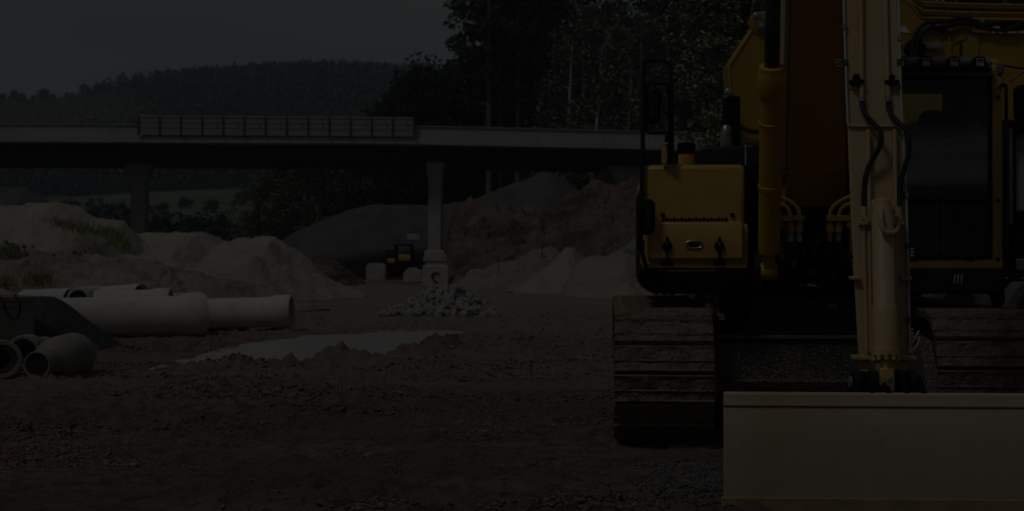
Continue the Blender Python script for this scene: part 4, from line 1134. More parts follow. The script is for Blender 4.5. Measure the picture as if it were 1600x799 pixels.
# handrail with its mirrors
yr = -1.38
P(MB().tube([L(1003, 300, yr), L(1004, 240, yr), L(1005.5, 108, yr), L(1008, 97, yr), L(1016, 94, yr), L(1036, 95, yr), L(1044, 100, yr), L(1048, 112, yr), L(1048, 150, yr)], .0175, 10, smooth=4), 'handrail', BB)
P(MB().tube([L(1048, 140, yr), L(1048, 248, yr)], .021, 12), 'handrail_post', M['plastic'])
for (y0, y1, r_) in ((135, 143, .03), (176, 181, .03), (212, 222, .035), (226, 232, .036)):
    P(MB().tube([L(1046, y0, yr), L(1046, y1, yr)], r_, 12), 'post_clamp', M['plastic'])
P(MB().tube([L(1040, 228, yr), L(1040, 256, yr)], .030, 12), 'post_socket', Ym)
P(MB().tube([L(1047.5, 228, yr - .03), L(1047.5, 256, yr - .03)], .022, 12), 'post_sleeve', M['plastic'])
P(MB().tube([L(1045, 131, yr), L(1018, 131, yr), L(1012, 136, yr), L(1010, 146, yr), L(1009, 196, yr), L(1012, 206, yr), L(1018, 208, yr), L(1044, 207, yr)], .011, 8, smooth=4), 'mirror_arm', M['plastic'])
def mirror(x0, x1, y0, y1, yy, taper=0.0):
    a = L(x0, y1, yy); b = L(x1, y0, yy); q = .03
    pr = [(a.x + taper, a.z), (b.x - taper - q, a.z), (b.x - taper, a.z + q), (b.x, b.z - q), (b.x - q, b.z), (a.x + q, b.z), (a.x, b.z - q)]
    m_ = P(MB().prism(pr, yy, yy + .07, 'y'), 'mirror', M['plastic'], EX, .018)
    return m_
m1 = mirror(1009, 1034, 139, 194, yr - .03, .008)
P(MB().box(tuple(L(1014, 186, yr - .034)), (L(1029, 146, yr - .034).x, yr - .02, L(1029, 146, yr - .034).z)), 'mirror_back', M['rubber'], m1, .012)
m2 = mirror(996, 1024, 311, 367, -1.50, .004)
P(MB().box(tuple(L(1001, 359, -1.507)), (L(1019, 318, -1.507).x, -1.49, L(1019, 318, -1.507).z)), 'mirror_back', M['rubber'], m2, .012)
P(MB().tube([L(1003, 296, -1.44), L(1002, 330, -1.52), L(1001, 372, -1.47), L(1003, 392, -1.44), L(1011, 424, -1.43)], .016, 8, smooth=4), 'mirror_stay', M['plastic'])
P(MB().tube([L(1002, 376, -1.47), L(1002, 390, -1.46)], .024, 10), 'stay_joint', M['plastic'])
P(MB().tube([L(1003, 297, yr), L(1003, 308, yr)], .023, 10), 'rail_foot', M['plastic'])

# centre bay
BX('centre_block', M['bay_blue'], 1190, 1345, 305, 398, -.55, .3, bev=.02)
BX('swing_motor', K, 1215, 1330, 398, 458, -.75, .3, bev=.03)
BX('bay_wall', K, 1166, 1192, 262, 460, -.95, .2, bev=.01)
mb = MB()
for k in range(14):
    px = 1212 + rnd.uniform(0, 115); py = rnd.uniform(398, 446)
    mb.box(tuple(L(px, py, -.80)), (L(px + rnd.uniform(5, 18), py, -.80).x, -.70, L(px, py - rnd.uniform(3, 14), -.80).z))
tag(P(mb, 'valve_bank', M['bay_blue'], bev=.006), kind='stuff')
mb = MB()
for k in range(7):
    px = 1218 + k * 17; mb.tube([L(px, 372, -.75), L(px + 4, 395, -.86), L(px - 8 + 3 * k, 420, -.84), L(px - 4, 448, -.78)], .012, 7, smooth=5)
P(mb, 'valve_hoses', M['rubber'])
for (x0, x1) in ((1178, 1192), (1218, 1226), (1320, 1328), (1353, 1366)):
    a = L(x0, 456, -1.28); b_ = L(x1, 396, -1.28)
    P(MB().prism([(-1.34, a.z), (-1.40, b_.z - .12), (-1.30, b_.z), (-1.0, b_.z + .05), (-.5, b_.z + .3), (-.5, a.z)], a.x, b_.x), 'boom_bracket', BB, EX, .008)
lbl = P(MB().box(tuple(L(1275, 384, -.556)), (L(1288, 372, -.556).x, -.548, L(1288, 372, -.556).z)), 'warning_plate', M['white'])
P(MB().box(tuple(L(1278, 376, -.560)), (L(1286, 373.5, -.560).x, -.556, L(1286, 373.5, -.560).z)), 'plate_stripe', Ym, lbl)
P(MB().box(tuple(L(1294, 482, -.953)), (L(1309, 475, -.953).x, -.945, L(1309, 475, -.953).z)), 'yellow_tag', Ym)
mb = MB()
for px in (1215, 1262, 1274, 1286, 1318): mb.lathe([(.013, 0), (.013, .02), (.006, .025)], 10, axisM(L(px, 474.5, -.95), L(px, 474.5, -2)))
mb.tube([L(1222, 475, -.955), L(1258, 475, -.955)], .006, 6)
tag(P(mb, 'grease_nipples', M['steel']), kind='stuff')
rg = MB()
for k in range(17):
    px = 1250 + k * 2.3; py = 455 - 5 * math.sin(k / 16 * PI) + rnd.uniform(-2, 2); s = rnd.uniform(.02, .036)
    rg.lathe([(0, -s * .5), (s * .8, -s * .3), (s, 0), (s * .6, s * .5), (0, s * .6)], 7, Matrix.Translation(L(px, py, -1.0 + rnd.uniform(-.05, .05))) @ Matrix.Rotation(rnd.uniform(0, 3), 4, 'X') @ Matrix.Rotation(rnd.uniform(0, 3), 4, 'Y'))
rg_o = rg.obj('cleaning_rag', M['rag'], smooth=60); rg_o.matrix_world = Matrix.Translation(EO) @ Matrix.Rotation(YAW, 4, 'Z')
tag(rg_o, 'crumpled pale rag lying on the dark deck between the boom cylinders', 'rag')

# boom (seen from below), knee out of the picture
def boomy(z): return np.interp(z, [1.7, 1.93, 3.1, 4.1, 4.9], [-1.00, -1.15, -1.95, -2.65, -3.35])
def bx_at(z):                        # the box girder narrows a little towards the knee
    py = np.interp(z, [1.78, 3.07], [303, 0]); y = boomy(z)
    return L(np.interp(py, [0, 303], [1234, 1227]), py, y).x, L(np.interp(py, [0, 303], [1318, 1325]), py, y).x
sect = [(1.70, boomy(1.70), -.45), (1.93, boomy(1.93), -.35), (3.1, boomy(3.1), -.75), (4.1, boomy(4.1), -1.35), (4.9, boomy(4.9), -2.4), (5.25, -3.5, -3.0)]
def boom_mesh(grow, name, m, parent, lo=0.0):
    vs = []
    for z, ya, yb in sect:
        a, b = bx_at(min(z, 3.1)); vs += [(a, ya, z), (b, ya, z), (b, yb, z), (a, yb, z)]
    fs = [(3, 2, 1, 0), tuple(len(vs) - 4 + k for k in range(4))]
    for i in range(len(sect) - 1):
        for k in range(4): fs.append((i * 4 + k, i * 4 + (k + 1) % 4, i * 4 + 4 + (k + 1) % 4, i * 4 + 4 + k))
    return P(MB().add(vs, fs), name, m, parent, .012)
boom = boom_mesh(0, 'boom', M['boom_paint'], EX)
for sd_, m_ in ((0, Yf), (1, M['boom_paint'])):                # side flanges; the left one's sunlit edge is put into paler paint
    vs = []
    for z, ya, yb in sect[1:5]:
        x = bx_at(min(z, 3.1))[sd_]; x0 = x - .034 if sd_ == 0 else x + .003
        vs += [(x0, ya - .02, z), (x0 + .03, ya - .02, z), (x0 + .03, ya + .25, z), (x0, ya + .25, z)]
    fs = [(3, 2, 1, 0), (12, 13, 14, 15)]
    for i in range(3):
        for k in range(4): fs.append((i * 4 + k, i * 4 + (k + 1) % 4, i * 4 + 4 + (k + 1) % 4, i * 4 + 4 + k))
    P(MB().add(vs, fs), 'boom_flange', m_, boom, .004)
bl, br = bx_at(1.95)
zz0 = 1.945
P(MB().tube([(bl, boomy(zz0) - .004, zz0), (br, boomy(zz0) - .004, zz0)], .006, 6), 'weld_seam', M['boom_paint'], boom)

# boom cylinders
def boom_cyl(px_b, px_t, main):
    foot = L(px_b, 424, -1.38); top = L(px_t, 104, -2.12)
    ax = (top - foot).normalized()
    bar0 = foot + ax * .17
    Lg = (top - bar0).length
    Mx = axisM(bar0, top)
    c = P(MB().lathe([(.06, -.02), (.079, 0), (.079, Lg - .21), (.092, Lg - .205), (.098, Lg - .19), (.098, Lg - .05), (.088, Lg - .03), (.088, Lg), (.05, Lg + .004)], 32, Mx), 'boom_cylinder', Yd)
    P(MB().tube([top, top + ax * 1.6], .052, 20), 'piston_rod', M['rod'], c)
    mb = MB()
    for k in range(12):
        q = 2 * PI * k / 12
        mb.lathe([(.013, Lg - .03), (.013, Lg - .008), (0, Lg - .006)], 6, Mx @ Matrix.Translation((.079 * math.cos(q), .079 * math.sin(q), 0)))
    P(mb, 'gland_bolts', Yd, c)
    for (t, w_) in ((.50, .03), (Lg - .42, .012)):
        P(MB().lathe([(.080, t), (.085, t + .004), (.085, t + w_), (.080, t + w_ + .004)], 32, Mx), 'cylinder_band', Yd, c)
    e = P(MB().lathe([(.055, -.06), (.062, -.05), (.062, .05), (.055, .06)], 20, axisM(foot - Vector((.0, 0, 0)), foot + Vector((1, 0, 0)))), 'cylinder_eye', Yd, c)
    P(MB().bar(foot, foot + ax * .2, .085, .09, up=(0, 1, 0)), 'eye_shank', Yd, c, .01)
    P(MB().lathe([(.03, -.09), (.03, .09), (.018, .095)], 14, axisM(foot, foot + Vector((1, 0, 0)))), 'foot_pin', K, c)
    return c, foot, ax, bar0
c1, f1, ax1, b1 = boom_cyl(1201, 1206, True)
c2, f2, ax2, b2 = boom_cyl(1344, 1349, False)
# hard pipes and hoses from the boom cylinders
def tubes(mir):
    g = lambda px, py, y: L(px if not mir else 2 * 1273 - px, py, y)
    ends = []
    for (pts, e) in (([(1217, 307), (1230, 313), (1241, 320), (1248, 330), (1249, 343)], 1249), ([(1217, 318), (1226, 322), (1233, 330), (1235.5, 343)], 1235.5)):
        P(MB().tube([g(px, py, -1.52 + .006 * i) for i, (px, py) in enumerate(pts)], .0155, 10, smooth=6), 'hard_pipe', Ym)
        y = -1.50
        cf = P(MB().lathe([(.018, 0), (.024, .01), (.024, .05), (.030, .055), (.030, .095), (.018, .10)], 14, axisM(g(e, 342, y), g(e, 362, y))), 'hose_coupling', Ym)
        P(MB().lathe([(.017, 0), (.021, .005), (.021, .028), (.017, .03)], 12, axisM(g(e, 361, y), g(e, 372, y))), 'coupling_nut', M['steel'], cf)
        P(MB().tube([g(e, 368, y), g(e, 378, y)], .0205, 12), 'hose_cuff', M['pale_line'] if not mir else M['dust_highlight_metal'], cf)
        P(MB().tube([g(e, 376, y), g(e + 1, 400, -1.44), g(e + (4 if e > 1240 else -2), 425, -1.2), g(e + 6, 446, -.9)], .0195, 10, smooth=5), 'hydraulic_hose', M['rubber'])
    cl = P(MB().box(tuple(min(a, b) for a, b in zip(g(1216, 346, -1.545), g(1256, 337, -1.49))), tuple(max(a, b) for a, b in zip(g(1216, 346, -1.545), g(1256, 337, -1.49)))), 'pipe_clamp', Ym, EX, .006)
    P(MB().lathe([(.018, 0), (.018, .02), (0, .022)], 10, axisM(g(1219, 352, -1.54), g(1219, 352, -2))), 'clamp_bolt', Ym, cl)
tubes(False); tubes(True)

# stick
def sy(z): return -4.15 + (z - .62) * .155
def S(px, py, off=0.0):
    y = -4.0
    for _ in range(6):
        p = L(px, py, y); y = sy(p.z) - off
    return L(px, py, y)
sl = L(1319, 60, sy(2.7)).x; sr = L(1405, 60, sy(2.7)).x
sl2 = S(1334, 430).x; sr2 = S(1421, 430).x
sl3 = S(1343, 585).x; sr3 = S(1420, 585).x
secs = [(5.3, sl, sr, .42), (2.9, sl, sr, .48), (2.2, sl, sr, .46), (S(1380, 330).z, (sl + sl2) / 2, (sr + sr2) / 2, .40), (S(1380, 432).z, sl2, sr2, .34), (S(1380, 590).z, sl3, sr3, .24)]
vs = []
for z, a, b2_, dp in secs:
    y = sy(z); vs += [(a, y, z), (b2_, y, z), (b2_ - .19 * dp, y + dp, z), (a + .19 * dp, y + dp, z)]
fs = [(0, 1, 2, 3), tuple(len(vs) - 4 + k for k in range(4))]
for i in range(len(secs) - 1):
    for k in range(4): fs.append((i * 4 + k, i * 4 + (k + 1) % 4, i * 4 + 4 + (k + 1) % 4, i * 4 + 4 + k))
stick = P(MB().add(vs, fs), 'stick', Yf, EX, .012)
def ST(name, m, pts, off, r, n=8, sm=5, parent=stick):
    return P(MB().tube([S(px, py, off) if len(q) == 0 else S(px, py, q[0]) for px, py, *q in pts], r, n, smooth=sm), name, m, parent)
# pipes running down the front of the stick to the hoses
for pts in ([(1344, -150), (1345.5, 0), (1346.5, 157)], [(1381, -150), (1383.5, 0), (1388, 157)]):
    ST('hard_pipe', Yf, pts, .022, .0125, 10)
for px in (1346.5, 1388): P(MB().tube([S(px, 150, .022), S(px, 159, .022)], .017, 12), 'pipe_nut', M['steel'], stick)
ST('hydraulic_hose', M['rubber'], [(1347, 158), (1348, 168), (1353, 180, .05), (1364, 192, .07), (1374, 203, .09), (1377, 213, .10), (1375, 228, .09), (1366, 245, .07), (1357, 262, .05), (1352, 280, .05), (1350, 300, .045), (1350, 322, .04)], .024, .0145, 10, 6)
ST('hydraulic_hose', M['rubber'], [(1388, 158), (1389, 170), (1396, 184, .05), (1408, 196, .07), (1417, 206, .09), (1420, 220, .10), (1420, 238, .09), (1415, 258, .07), (1410, 275, .05), (1407, 292, .04), (1405, 320, .04)], .024, .0145, 10, 6)
# clamps with bolts
for (x0, x1, bxs) in ((1328, 1350, ((1338, 121, 6), (1333, 130, 4), (1341, 130, 4))), (1383, 1405, ((1394, 121, 5), (1398, 130, 4), (1389, 129, 4)))):
    a = S(x0, 131, .03); b_ = S(x1, 125, .03)
    c = P(MB().box((a.x, a.y - .012, a.z), (b_.x, a.y + .035, b_.z)), 'pipe_clamp', M['plastic'], stick, .004)
    for (px, py, s) in bxs: P(MB().lathe([(s * .0036, 0), (s * .0036, .012), (s * .002, .018), (0, .019)], 10, axisM(S(px, py, .03), S(px, py, 1))), 'clamp_bolt', M['plastic'], c)
    P(MB().box((a.x, sy(S(x0, 140).z) - .006, S(x0, 140).z), (b_.x, sy(S(x0, 140).z) + .01, S(x0, 131).z)), 'clamp_plate', Yf, c, .003)
# pale grease lines
ST('grease_line', M['pale_line'], [(1317, -120), (1318.5, 0), (1321.5, 100), (1324.5, 185), (1326.5, 194), (1332, 197), (1390, 197), (1402, 197), (1407, 201), (1410, 215)], .012, .0075, 8, 4)
ST('grease_line', M['pale_line'], [(1402.5, -120), (1404, 0), (1406.5, 110), (1409.5, 190), (1412.5, 240), (1415.5, 300), (1418.5, 400), (1420.5, 500), (1421.5, 545)], .010, .0075, 8, 4)
for (px, py, m_) in ((1321, 98, 'teal'), (1405.5, 97, 'teal'), (1418, 384, 'teal'), (1420, 500, 'teal'), (1319.5, 42, 'steel'), (1406, 60, 'steel'), (1416, 305, 'steel')):
    P(MB().tube([S(px, py - 4, .012), S(px, py + 4, .012)], .014, 10), 'line_clip', M[m_], stick)
for (px, py) in ((1315, 95), (1313, 99), (1316, 104)):
    P(MB().lathe([(.008, 0), (.008, .03), (0, .032)], 8, axisM(S(px, py, .01), S(px - 6, py, .01))), 'grease_nipple', M['steel'], stick)
for k in range(6): P(MB().lathe([(.009, 0), (.012, .006), (.009, .012)], 8, axisM(S(1424.5, 388 + k * 5 if k < 3 else 495 + k * 6, .0), S(1424.5, 460 if k < 3 else 560, .0))), 'line_coil', M['pale_line'], stick)
P(MB().box(tuple(S(1418, 552, .01)), (S(1426, 542, .01).x, S(1426, 542, .01).y + .02, S(1426, 542, .01).z)), 'line_block', M['pale_line'], stick)
for q in (([(1424, 536), (1430, 528), (1436, 517)]), ([(1426, 548), (1434, 538), (1437, 526)])):
    ST('grease_line', M['pale_line'], q, .0, .006, 6, 4)
# collars of the stick
for (x0, x1, py, h) in ((1330, 1344, 432, 6), (1405, 1424, 432, 6), (1333, 1362, 556, 7), (1404, 1431, 556, 7)):
    a = S(x0, py + h, .02); b_ = S(x1, py, .02)
    P(MB().box((a.x, a.y - .02, a.z), (b_.x, a.y + .10, b_.z)), 'stick_collar', Yf, stick, .006)
# lower front: twin ribs beside the bucket cylinder
for (x0, x1) in ((1355, 1360), (1396, 1401)):
    a = S(x0, 560); b_ = S(x1, 210)
    P(MB().bar(S((x0 + x1) / 2 - 3, 205, .0), S((x0 + x1) / 2 + 1, 552, .0), .018, .10, up=(0, 1, 0)), 'stick_rib', Yf, stick, .004)
# bucket cylinder
ca, cb = S(1379, 338, .16), S(1383.5, 563, .20)
Lg = (cb - ca).length; Mx = axisM(ca, cb)
bc = P(MB().lathe([(.03, -.10), (.05, -.08), (.052, -.02), (.060, 0), (.060, Lg - .30), (.064, Lg - .29), (.068, Lg - .26), (.068, Lg - .06), (.074, Lg - .055), (.074, Lg - .02), (.05, Lg), (.03, Lg)], 32, Mx), 'bucket_cylinder', Yf)
P(MB().tube([cb, S(1386, 596, .2)], .035, 16), 'piston_rod', Ym, bc)
mb = MB()
for k in range(10):
    q = 2 * PI * (k + .5) / 10; mb.lathe([(.012, Lg - .02), (.012, Lg + .006), (0, Lg + .008)], 6, Mx @ Matrix.Translation((.064 * math.cos(q), .064 * math.sin(q), 0)))
P(mb, 'gland_bolts', Yf, bc)
P(MB().lathe([(.045, -.06), (.05, -.05), (.05, .05), (.045, .06)], 20, axisM(S(1379, 326, .13), S(1379, 326, .13) + Vector((1, 0, 0)))), 'cylinder_eye', Yf, bc)
P(MB().tube([S(1377, 320, .16), S(1376.5, 335, .25), S(1377, 350, .26), S(1381, 360, .26), S(1389, 365, .25), S(1398, 363, .2), S(1403, 354, .1), S(1404, 340, .06)], .0135, 10, smooth=6), 'hard_pipe', Yf, bc)
for (x0, x1, px) in ((1343, 1366, 1350), (1392, 1412, 1404)):
    a = S(x0, 352, .05); b_ = S(x1, 346, .05)
    c = P(MB().box((a.x, a.y - .025, a.z), (b_.x, a.y + .05, b_.z)), 'pipe_clamp', Yf, bc, .004)
    for q in (-4, 4): P(MB().lathe([(.010, 0), (.010, .02), (0, .022)], 8, axisM(S(px + q, 345, .06), S(px + q, 335, .06))), 'clamp_bolt', Yf, c)
    P(MB().tube([S(px, 324, .045), S(px, 345, .045)], .016, 10), 'pipe_nut', Yf, c)
P(MB().tube([S(1350, 350, .05), S(1350, 372, .04), S(1353, 480, .03), S(1354, 548, .03)], .010, 8, smooth=4), 'hard_pipe', Yf, bc)
for (p0, p1) in (((1366, 343), (1356, 349)), ((1391, 343), (1399, 349))): P(MB().tube([S(*p0, .17), S(*p1, .06)], .014, 8), 'pipe_elbow', Yf, bc)
# bucket linkage
lk = P(MB().tube([S(1331, 596, .13), S(1430, 596, .13)], .052, 18), 'link_pin', K)
for px in (1338, 1363, 1406, 1425): P(MB().tube([S(px - 5, 596, .13), S(px + 5, 596, .13)], .062, 18), 'link_boss', BB, lk)
P(MB().tube([S(1326, 597, .13), S(1332, 597, .13)], .03, 12), 'pin_head', M['dust_highlight_metal'], lk)
P(MB().bar(S(1384, 574, .2), S(1386, 604, .19), .075, .08, up=(0, 1, 0)), 'rod_eye', Ym, lk, .012)
P(MB().box(tuple(S(1385, 612, .26)), (S(1398, 590, .26).x, S(1398, 590, .26).y + .03, S(1398, 590, .26).z)), 'link_shim', M['steel'], lk, .005)
for px in (1361, 1412):
    P(MB().bar(S(px, 590, .13), S(px, 640, .05), .03, .12, up=(0, 1, 0)), 'side_link', BB, lk, .006)

# bucket
YK = -4.50
bx0 = L(1130.5, 640, YK).x; bw = 1.84; bx1 = bx0 + bw
zT, zR, zW = L(1131, 611.5, YK + .04).z, L(1131, 633, YK).z, L(1131, 776, YK).z
outer = [(-3.95, zT - .14), (YK + .03, zT), (YK + .012, zT - .01), (YK + .006, zR + .004), (YK, zR - .012), (YK - .004, .35), (YK, zW), (YK + .005, .03), (YK + .02, -.03), (-4.2, -.035), (-3.55, -.035)]
t = .025
inner = [(-3.55, -.01), (-4.2, -.005), (YK + .08, .0), (YK + .035, .06), (YK + .03, .35), (YK + .03, zR), (YK + .06, zT - .05), (-3.95, zT - .17)]
bk = P(MB().prism(outer + inner, bx0, bx1), 'bucket', M['bucket'], EX, .005)
for x in (bx0 - .001, bx1 - .024):
    P(MB().prism([(YK + .03, zT - .03), (YK + .03, .08), (YK + .12, .03), (-3.6, .0), (-3.75, .35), (-3.95, zT - .18)], x + .003, x + .022), 'side_plate', M['bucket'], bk)
P(MB().prism([(YK - .010, zW - .004), (YK + .012, zW), (YK + .04, -.03), (YK + .005, -.04), (YK - .010, -.02)], bx0 - .012, bx1 + .012), 'wear_plate', M['bucket_lip'], bk, .003)
P(MB().tube([(bx0, YK - .001, zR - .004), (bx1, YK - .001, zR - .004)], .0055, 6), 'weld_seam', M['rust'], bk)
for px in (1346, 1371, 1398, 1424):
    xx = S(px, 600).x
    P(MB().prism([(YK + .05, zT - .03), (YK + .02, zT + .0), (sy(.7) - .16, lz(585, -4.3)), (sy(.7) + .10, lz(580, -4.2)), (-3.95, zT - .03)], xx - .015, xx + .015), 'bucket_ear', K, bk, .004)

bxc = (bx0 + bx1) / 2                 # the bucket narrows towards its cutting edge
for o_ in [bk] + [c_ for c_ in bk.children if c_.name.startswith(('side_plate', 'wear_plate'))]:
    for v in o_.data.vertices: v.co.x = bxc + (v.co.x - bxc) * (1 - .17 * max(0, v.co.y - YK - .01))

# cab
YC = -1.30
x0, x1 = lx(1337, YC), lx(1567.5, YC); zb_, zt_ = lz(421, YC), lz(98, YC)
wx0, wx1 = lx(1354, YC), lx(1549, YC); wz0, wz1 = lz(403, YC), lz(121, YC)
yb_ = .15
cab = P(MB().box((x0, YC, zb_), (x1, yb_, wz0 - .012)), 'cab', Ym, EX, .012)
P(MB().box((wx1, YC, wz0 - .03), (x1, YC + .09, zt_ - .02)), 'front_pillar', Ym, cab, .022)
P(MB().box((x0, YC, wz0 - .03), (wx0, YC + .09, zt_ - .02)), 'front_pillar', Ym, cab, .022)
for xa, xb in ((x0, x0 + .07), (x1 - .07, x1)): P(MB().box((xa, yb_ - .09, wz0 - .03), (xb, yb_, zt_ - .02)), 'rear_pillar', M['seat'], cab, .015)
zr0, zr1 = lz(121, YC - .02), lz(112.5, YC - .02)
P(MB().box((lx(1400, YC), YC - .035, zr0), (lx(1553, YC), YC + .02, zr1)), 'roof_trim', M['dust_highlight_metal'], cab, .008)
P(MB().box((x0 + .01, YC + .01, zr1 + .005), (x1 - .01, yb_, zt_ + .02)), 'roof', Ym, cab, .03)
P(MB().box((x1 - .05, YC - .02, lz(121, YC)), (x1 + .005, YC + .12, lz(97, YC))), 'roof_corner', M['dust_highlight_metal'], cab, .025)
# gasket and panes
def frame(name, xa, xb, za, zb2, wd, y0, y1, m, parent, bev=.006):
    mb = MB(); mb.box((xa, y0, za), (xa + wd, y1, zb2)).box((xb - wd, y0, za), (xb, y1, zb2)).box((xa + wd, y0, za), (xb - wd, y1, za + wd)).box((xa + wd, y0, zb2 - wd), (xb - wd, y1, zb2))
    return P(mb, name, m, parent, bev)
frame('window_gasket', wx0 - .004, wx1 + .004, wz0 - .004, wz1 + .004, .026, YC - .008, YC + .03, M['plastic'], cab, .008)
zsplit = lz(315, YC)
P(MB().box((wx0 + .03, YC + .002, zsplit - .014), (wx1 - .03, YC + .026, zsplit + .014)), 'window_bar', M['plastic'], cab)
P(MB().box((wx0 + .024, YC + .010, zsplit + .013), (wx1 - .024, YC + .016, wz1 - .022)), 'windscreen', M['painted_reflection_glass'], cab, smooth=0)
P(MB().box((wx0 + .024, YC + .010, wz0 + .022), (wx1 - .024, YC + .016, zsplit - .013)), 'lower_pane', M['glass'], cab, smooth=0)
P(MB().box((wx0 + .02, YC + .03, lz(141, YC)), (wx1 - .02, YC + .05, wz1)), 'sun_strip', M['seat'], cab)
P(MB().box((lx(1512, -.45), -.45, lz(250, -.45)), (x1 - .05, -.40, lz(140, -.45))), 'side_screen', M['seat'], cab, .03)
frame('rear_window_frame', x0 + .07, x1 - .07, lz(292, YC) , zr1 + .02, .03, yb_ - .05, yb_ - .01, M['plastic'], cab)
P(MB().box((x0 + .10, yb_ - .035, lz(292, YC) + .03), (x1 - .10, yb_ - .03, zr1 - .01)), 'rear_window', M['glass'], cab, smooth=0)
P(MB().box((x0 + .02, yb_ - .06, wz0 - .02), (x1 - .02, yb_ - .01, lz(292, YC))), 'rear_panel', M['seat'], cab)
for xa in (x0 + .005, x1 - .035):
    P(MB().box((xa, YC + .09, wz0 - .02), (xa + .03, yb_ - .09, lz(292, YC))), 'side_panel', M['seat'], cab)
    P(MB().box((xa + .012, YC + .09, lz(292, YC)), (xa + .018, yb_ - .09, zr1)), 'side_window', M['glass_side'], cab, smooth=0)
# seat and fittings inside
yse = -.25
st_ = P(MB().prism([(lx(1440, yse), lz(206, yse)), (lx(1438, yse), lz(186, yse)), (lx(1443, yse), lz(174, yse)), (lx(1470, yse), lz(173, yse)), (lx(1478, yse), lz(180, yse)), (lx(1477, yse), lz(206, yse))], yse, yse + .12, 'y'), 'operator_seat', M['seat'], cab, .03)
P(MB().box((lx(1422, yse), yse, lz(345, yse)), (lx(1496, yse), yse + .14, lz(209, yse))), 'seat_back', M['seat'], st_, .05)
P(MB().box((lx(1422, -.7), -.72, lz(352, -.7)), (lx(1494, -.7), yse, lz(325, -.7))), 'seat_cushion', M['seat'], st_, .05)
for px in (1463, 1473): P(MB().tube([L(px, 396, -1.05), L(px, 318, -.95)], .010, 8), 'control_lever', M['grey_visor'], cab)
for px, py in ((1432, 322), (1500, 322)): P(MB().box(tuple(L(px - 16, py + 26, -.8)), (L(px + 12, py, -.8).x, -.4, L(px, py, -.8).z)), 'console', M['seat'], cab, .03)
mb = MB()
for k in range(9):
    px = 1440 + rnd.uniform(-6, 45); py = 325 + k * 9; mb.box(tuple(L(px, py + 3, -.95)), (L(px + rnd.uniform(10, 45), py, -.95).x, -.9, L(px, py, -.95).z))
P(mb, 'pedals', M['plastic'], cab, .004)
v0 = -.75
vest = P(MB().add([L(1494, 190, v0), L(1512, 172, v0 - .03), L(1535, 178, v0), L(1531, 225, v0 - .04), L(1536, 272, v0 - .02), L(1520, 262, v0 - .06), L(1505, 240, v0 - .03)], [(0, 1, 6), (1, 3, 6), (1, 2, 3), (3, 4, 5), (3, 5, 6)]), 'vest_tmp', M['orange'], EX, smooth=60)
vest.parent = None; vest.name = 'safety_vest'; vest.matrix_world = Matrix.Translation(EO) @ Matrix.Rotation(YAW, 4, 'Z')
sol = vest.modifiers.new('cloth', 'SOLIDIFY'); sol.thickness = .02; sb_ = vest.modifiers.new('soft', 'SUBSURF'); sb_.levels = 2; sb_.render_levels = 2
tag(vest, 'orange safety vest hanging inside the cab behind the windscreen', 'vest')
P(MB().box(tuple(L(1477, 157, YC + .1)), (L(1488, 140, YC + .1).x, YC + .14, L(1488, 140, YC + .1).z)), 'wiper_motor', M['plastic'], cab, .01)
for k in range(2): P(MB().tube([L(1475 + 4 * k, 142, -.1), L(1474 + 4 * k, 190, -.1)], .012, 8), 'rear_rail', M['blue_black'], cab)
for py in (152, 313, 405): P(MB().lathe([(.014, 0), (.014, .008), (.006, .012), (0, .013)], 14, axisM(L(1559.5, py, YC), L(1559.5, py, -3))), 'pillar_bolt', K, cab)
for px in (1423, 1511): P(MB().box(tuple(L(px, 408, YC - .006)), (L(px + 12, 404.5, YC).x, YC + .01, L(px, 404.5, YC).z)), 'window_stop', K, cab)
P(MB().tube([L(1417, 401, YC - .012), L(1520, 401, YC - .012), L(1536, 399, YC - .012), L(1543, 392, YC - .012), L(1544.5, 370, YC - .012)], .006, 8, smooth=4), 'gasket_bead', BB, cab)
# light bar on the roof
YLt = YC - .10
bar = BX('light_bar', K, 1405, 1550, 107, 111.5, YLt - .01, YLt + .05, cab, .004)
P(MB().tube([L(1400, 98, YLt + .05), L(1543, 98, YLt + .05)], .036, 16), 'visor_roll', M['grey_visor'], bar)
P(MB().tube([L(1400, 92, YLt + .06), L(1543, 92, YLt + .06)], .014, 10), 'visor_edge', M['dust_highlight_metal'], bar)
for px in (1407, 1447.3, 1491.5, 1531.5):
    a = L(px - 9.5, 107, YLt - .06); b_ = L(px + 9.5, 88, YLt - .06)
    q = .015
    ln = P(MB().prism([(a.x + q, a.z), (b_.x - q, a.z), (b_.x, a.z + q), (b_.x, b_.z - q), (b_.x - q, b_.z), (a.x + q, b_.z), (a.x, b_.z - q), (a.x, a.z + q)], YLt - .055, YLt + .03, 'y'), 'work_lamp', M['plastic'], bar, .006)
    c = (a + b_) / 2; hw = (b_.x - a.x) / 2 - .014
    P(MB().prism([(c.x - hw, c.z - hw), (c.x + hw, c.z - hw), (c.x + hw, c.z + hw), (c.x - hw, c.z + hw)], YLt - .061, YLt - .05, 'y'), 'lamp_glass', M['lamp'], ln, .004)
    P(MB().tube([(c.x - hw * .8, YLt - .064, c.z + hw * .35), (c.x, YLt - .066, c.z + hw * .62), (c.x + hw * .8, YLt - .064, c.z + hw * .35)], .004, 5, smooth=4), 'lens_rib', M['plastic'], ln)
    P(MB().lathe([(.006, 0), (.006, .004), (0, .005)], 8, axisM(L(px - 1, 109.5, YLt - .011), L(px - 1, 109.5, -3))), 'bracket_bolt', M['steel'], bar)
P(MB().tube([L(1544, 101, YLt), L(1548, 97, YLt)], .018, 10), 'bar_end', M['dust_highlight_metal'], bar)
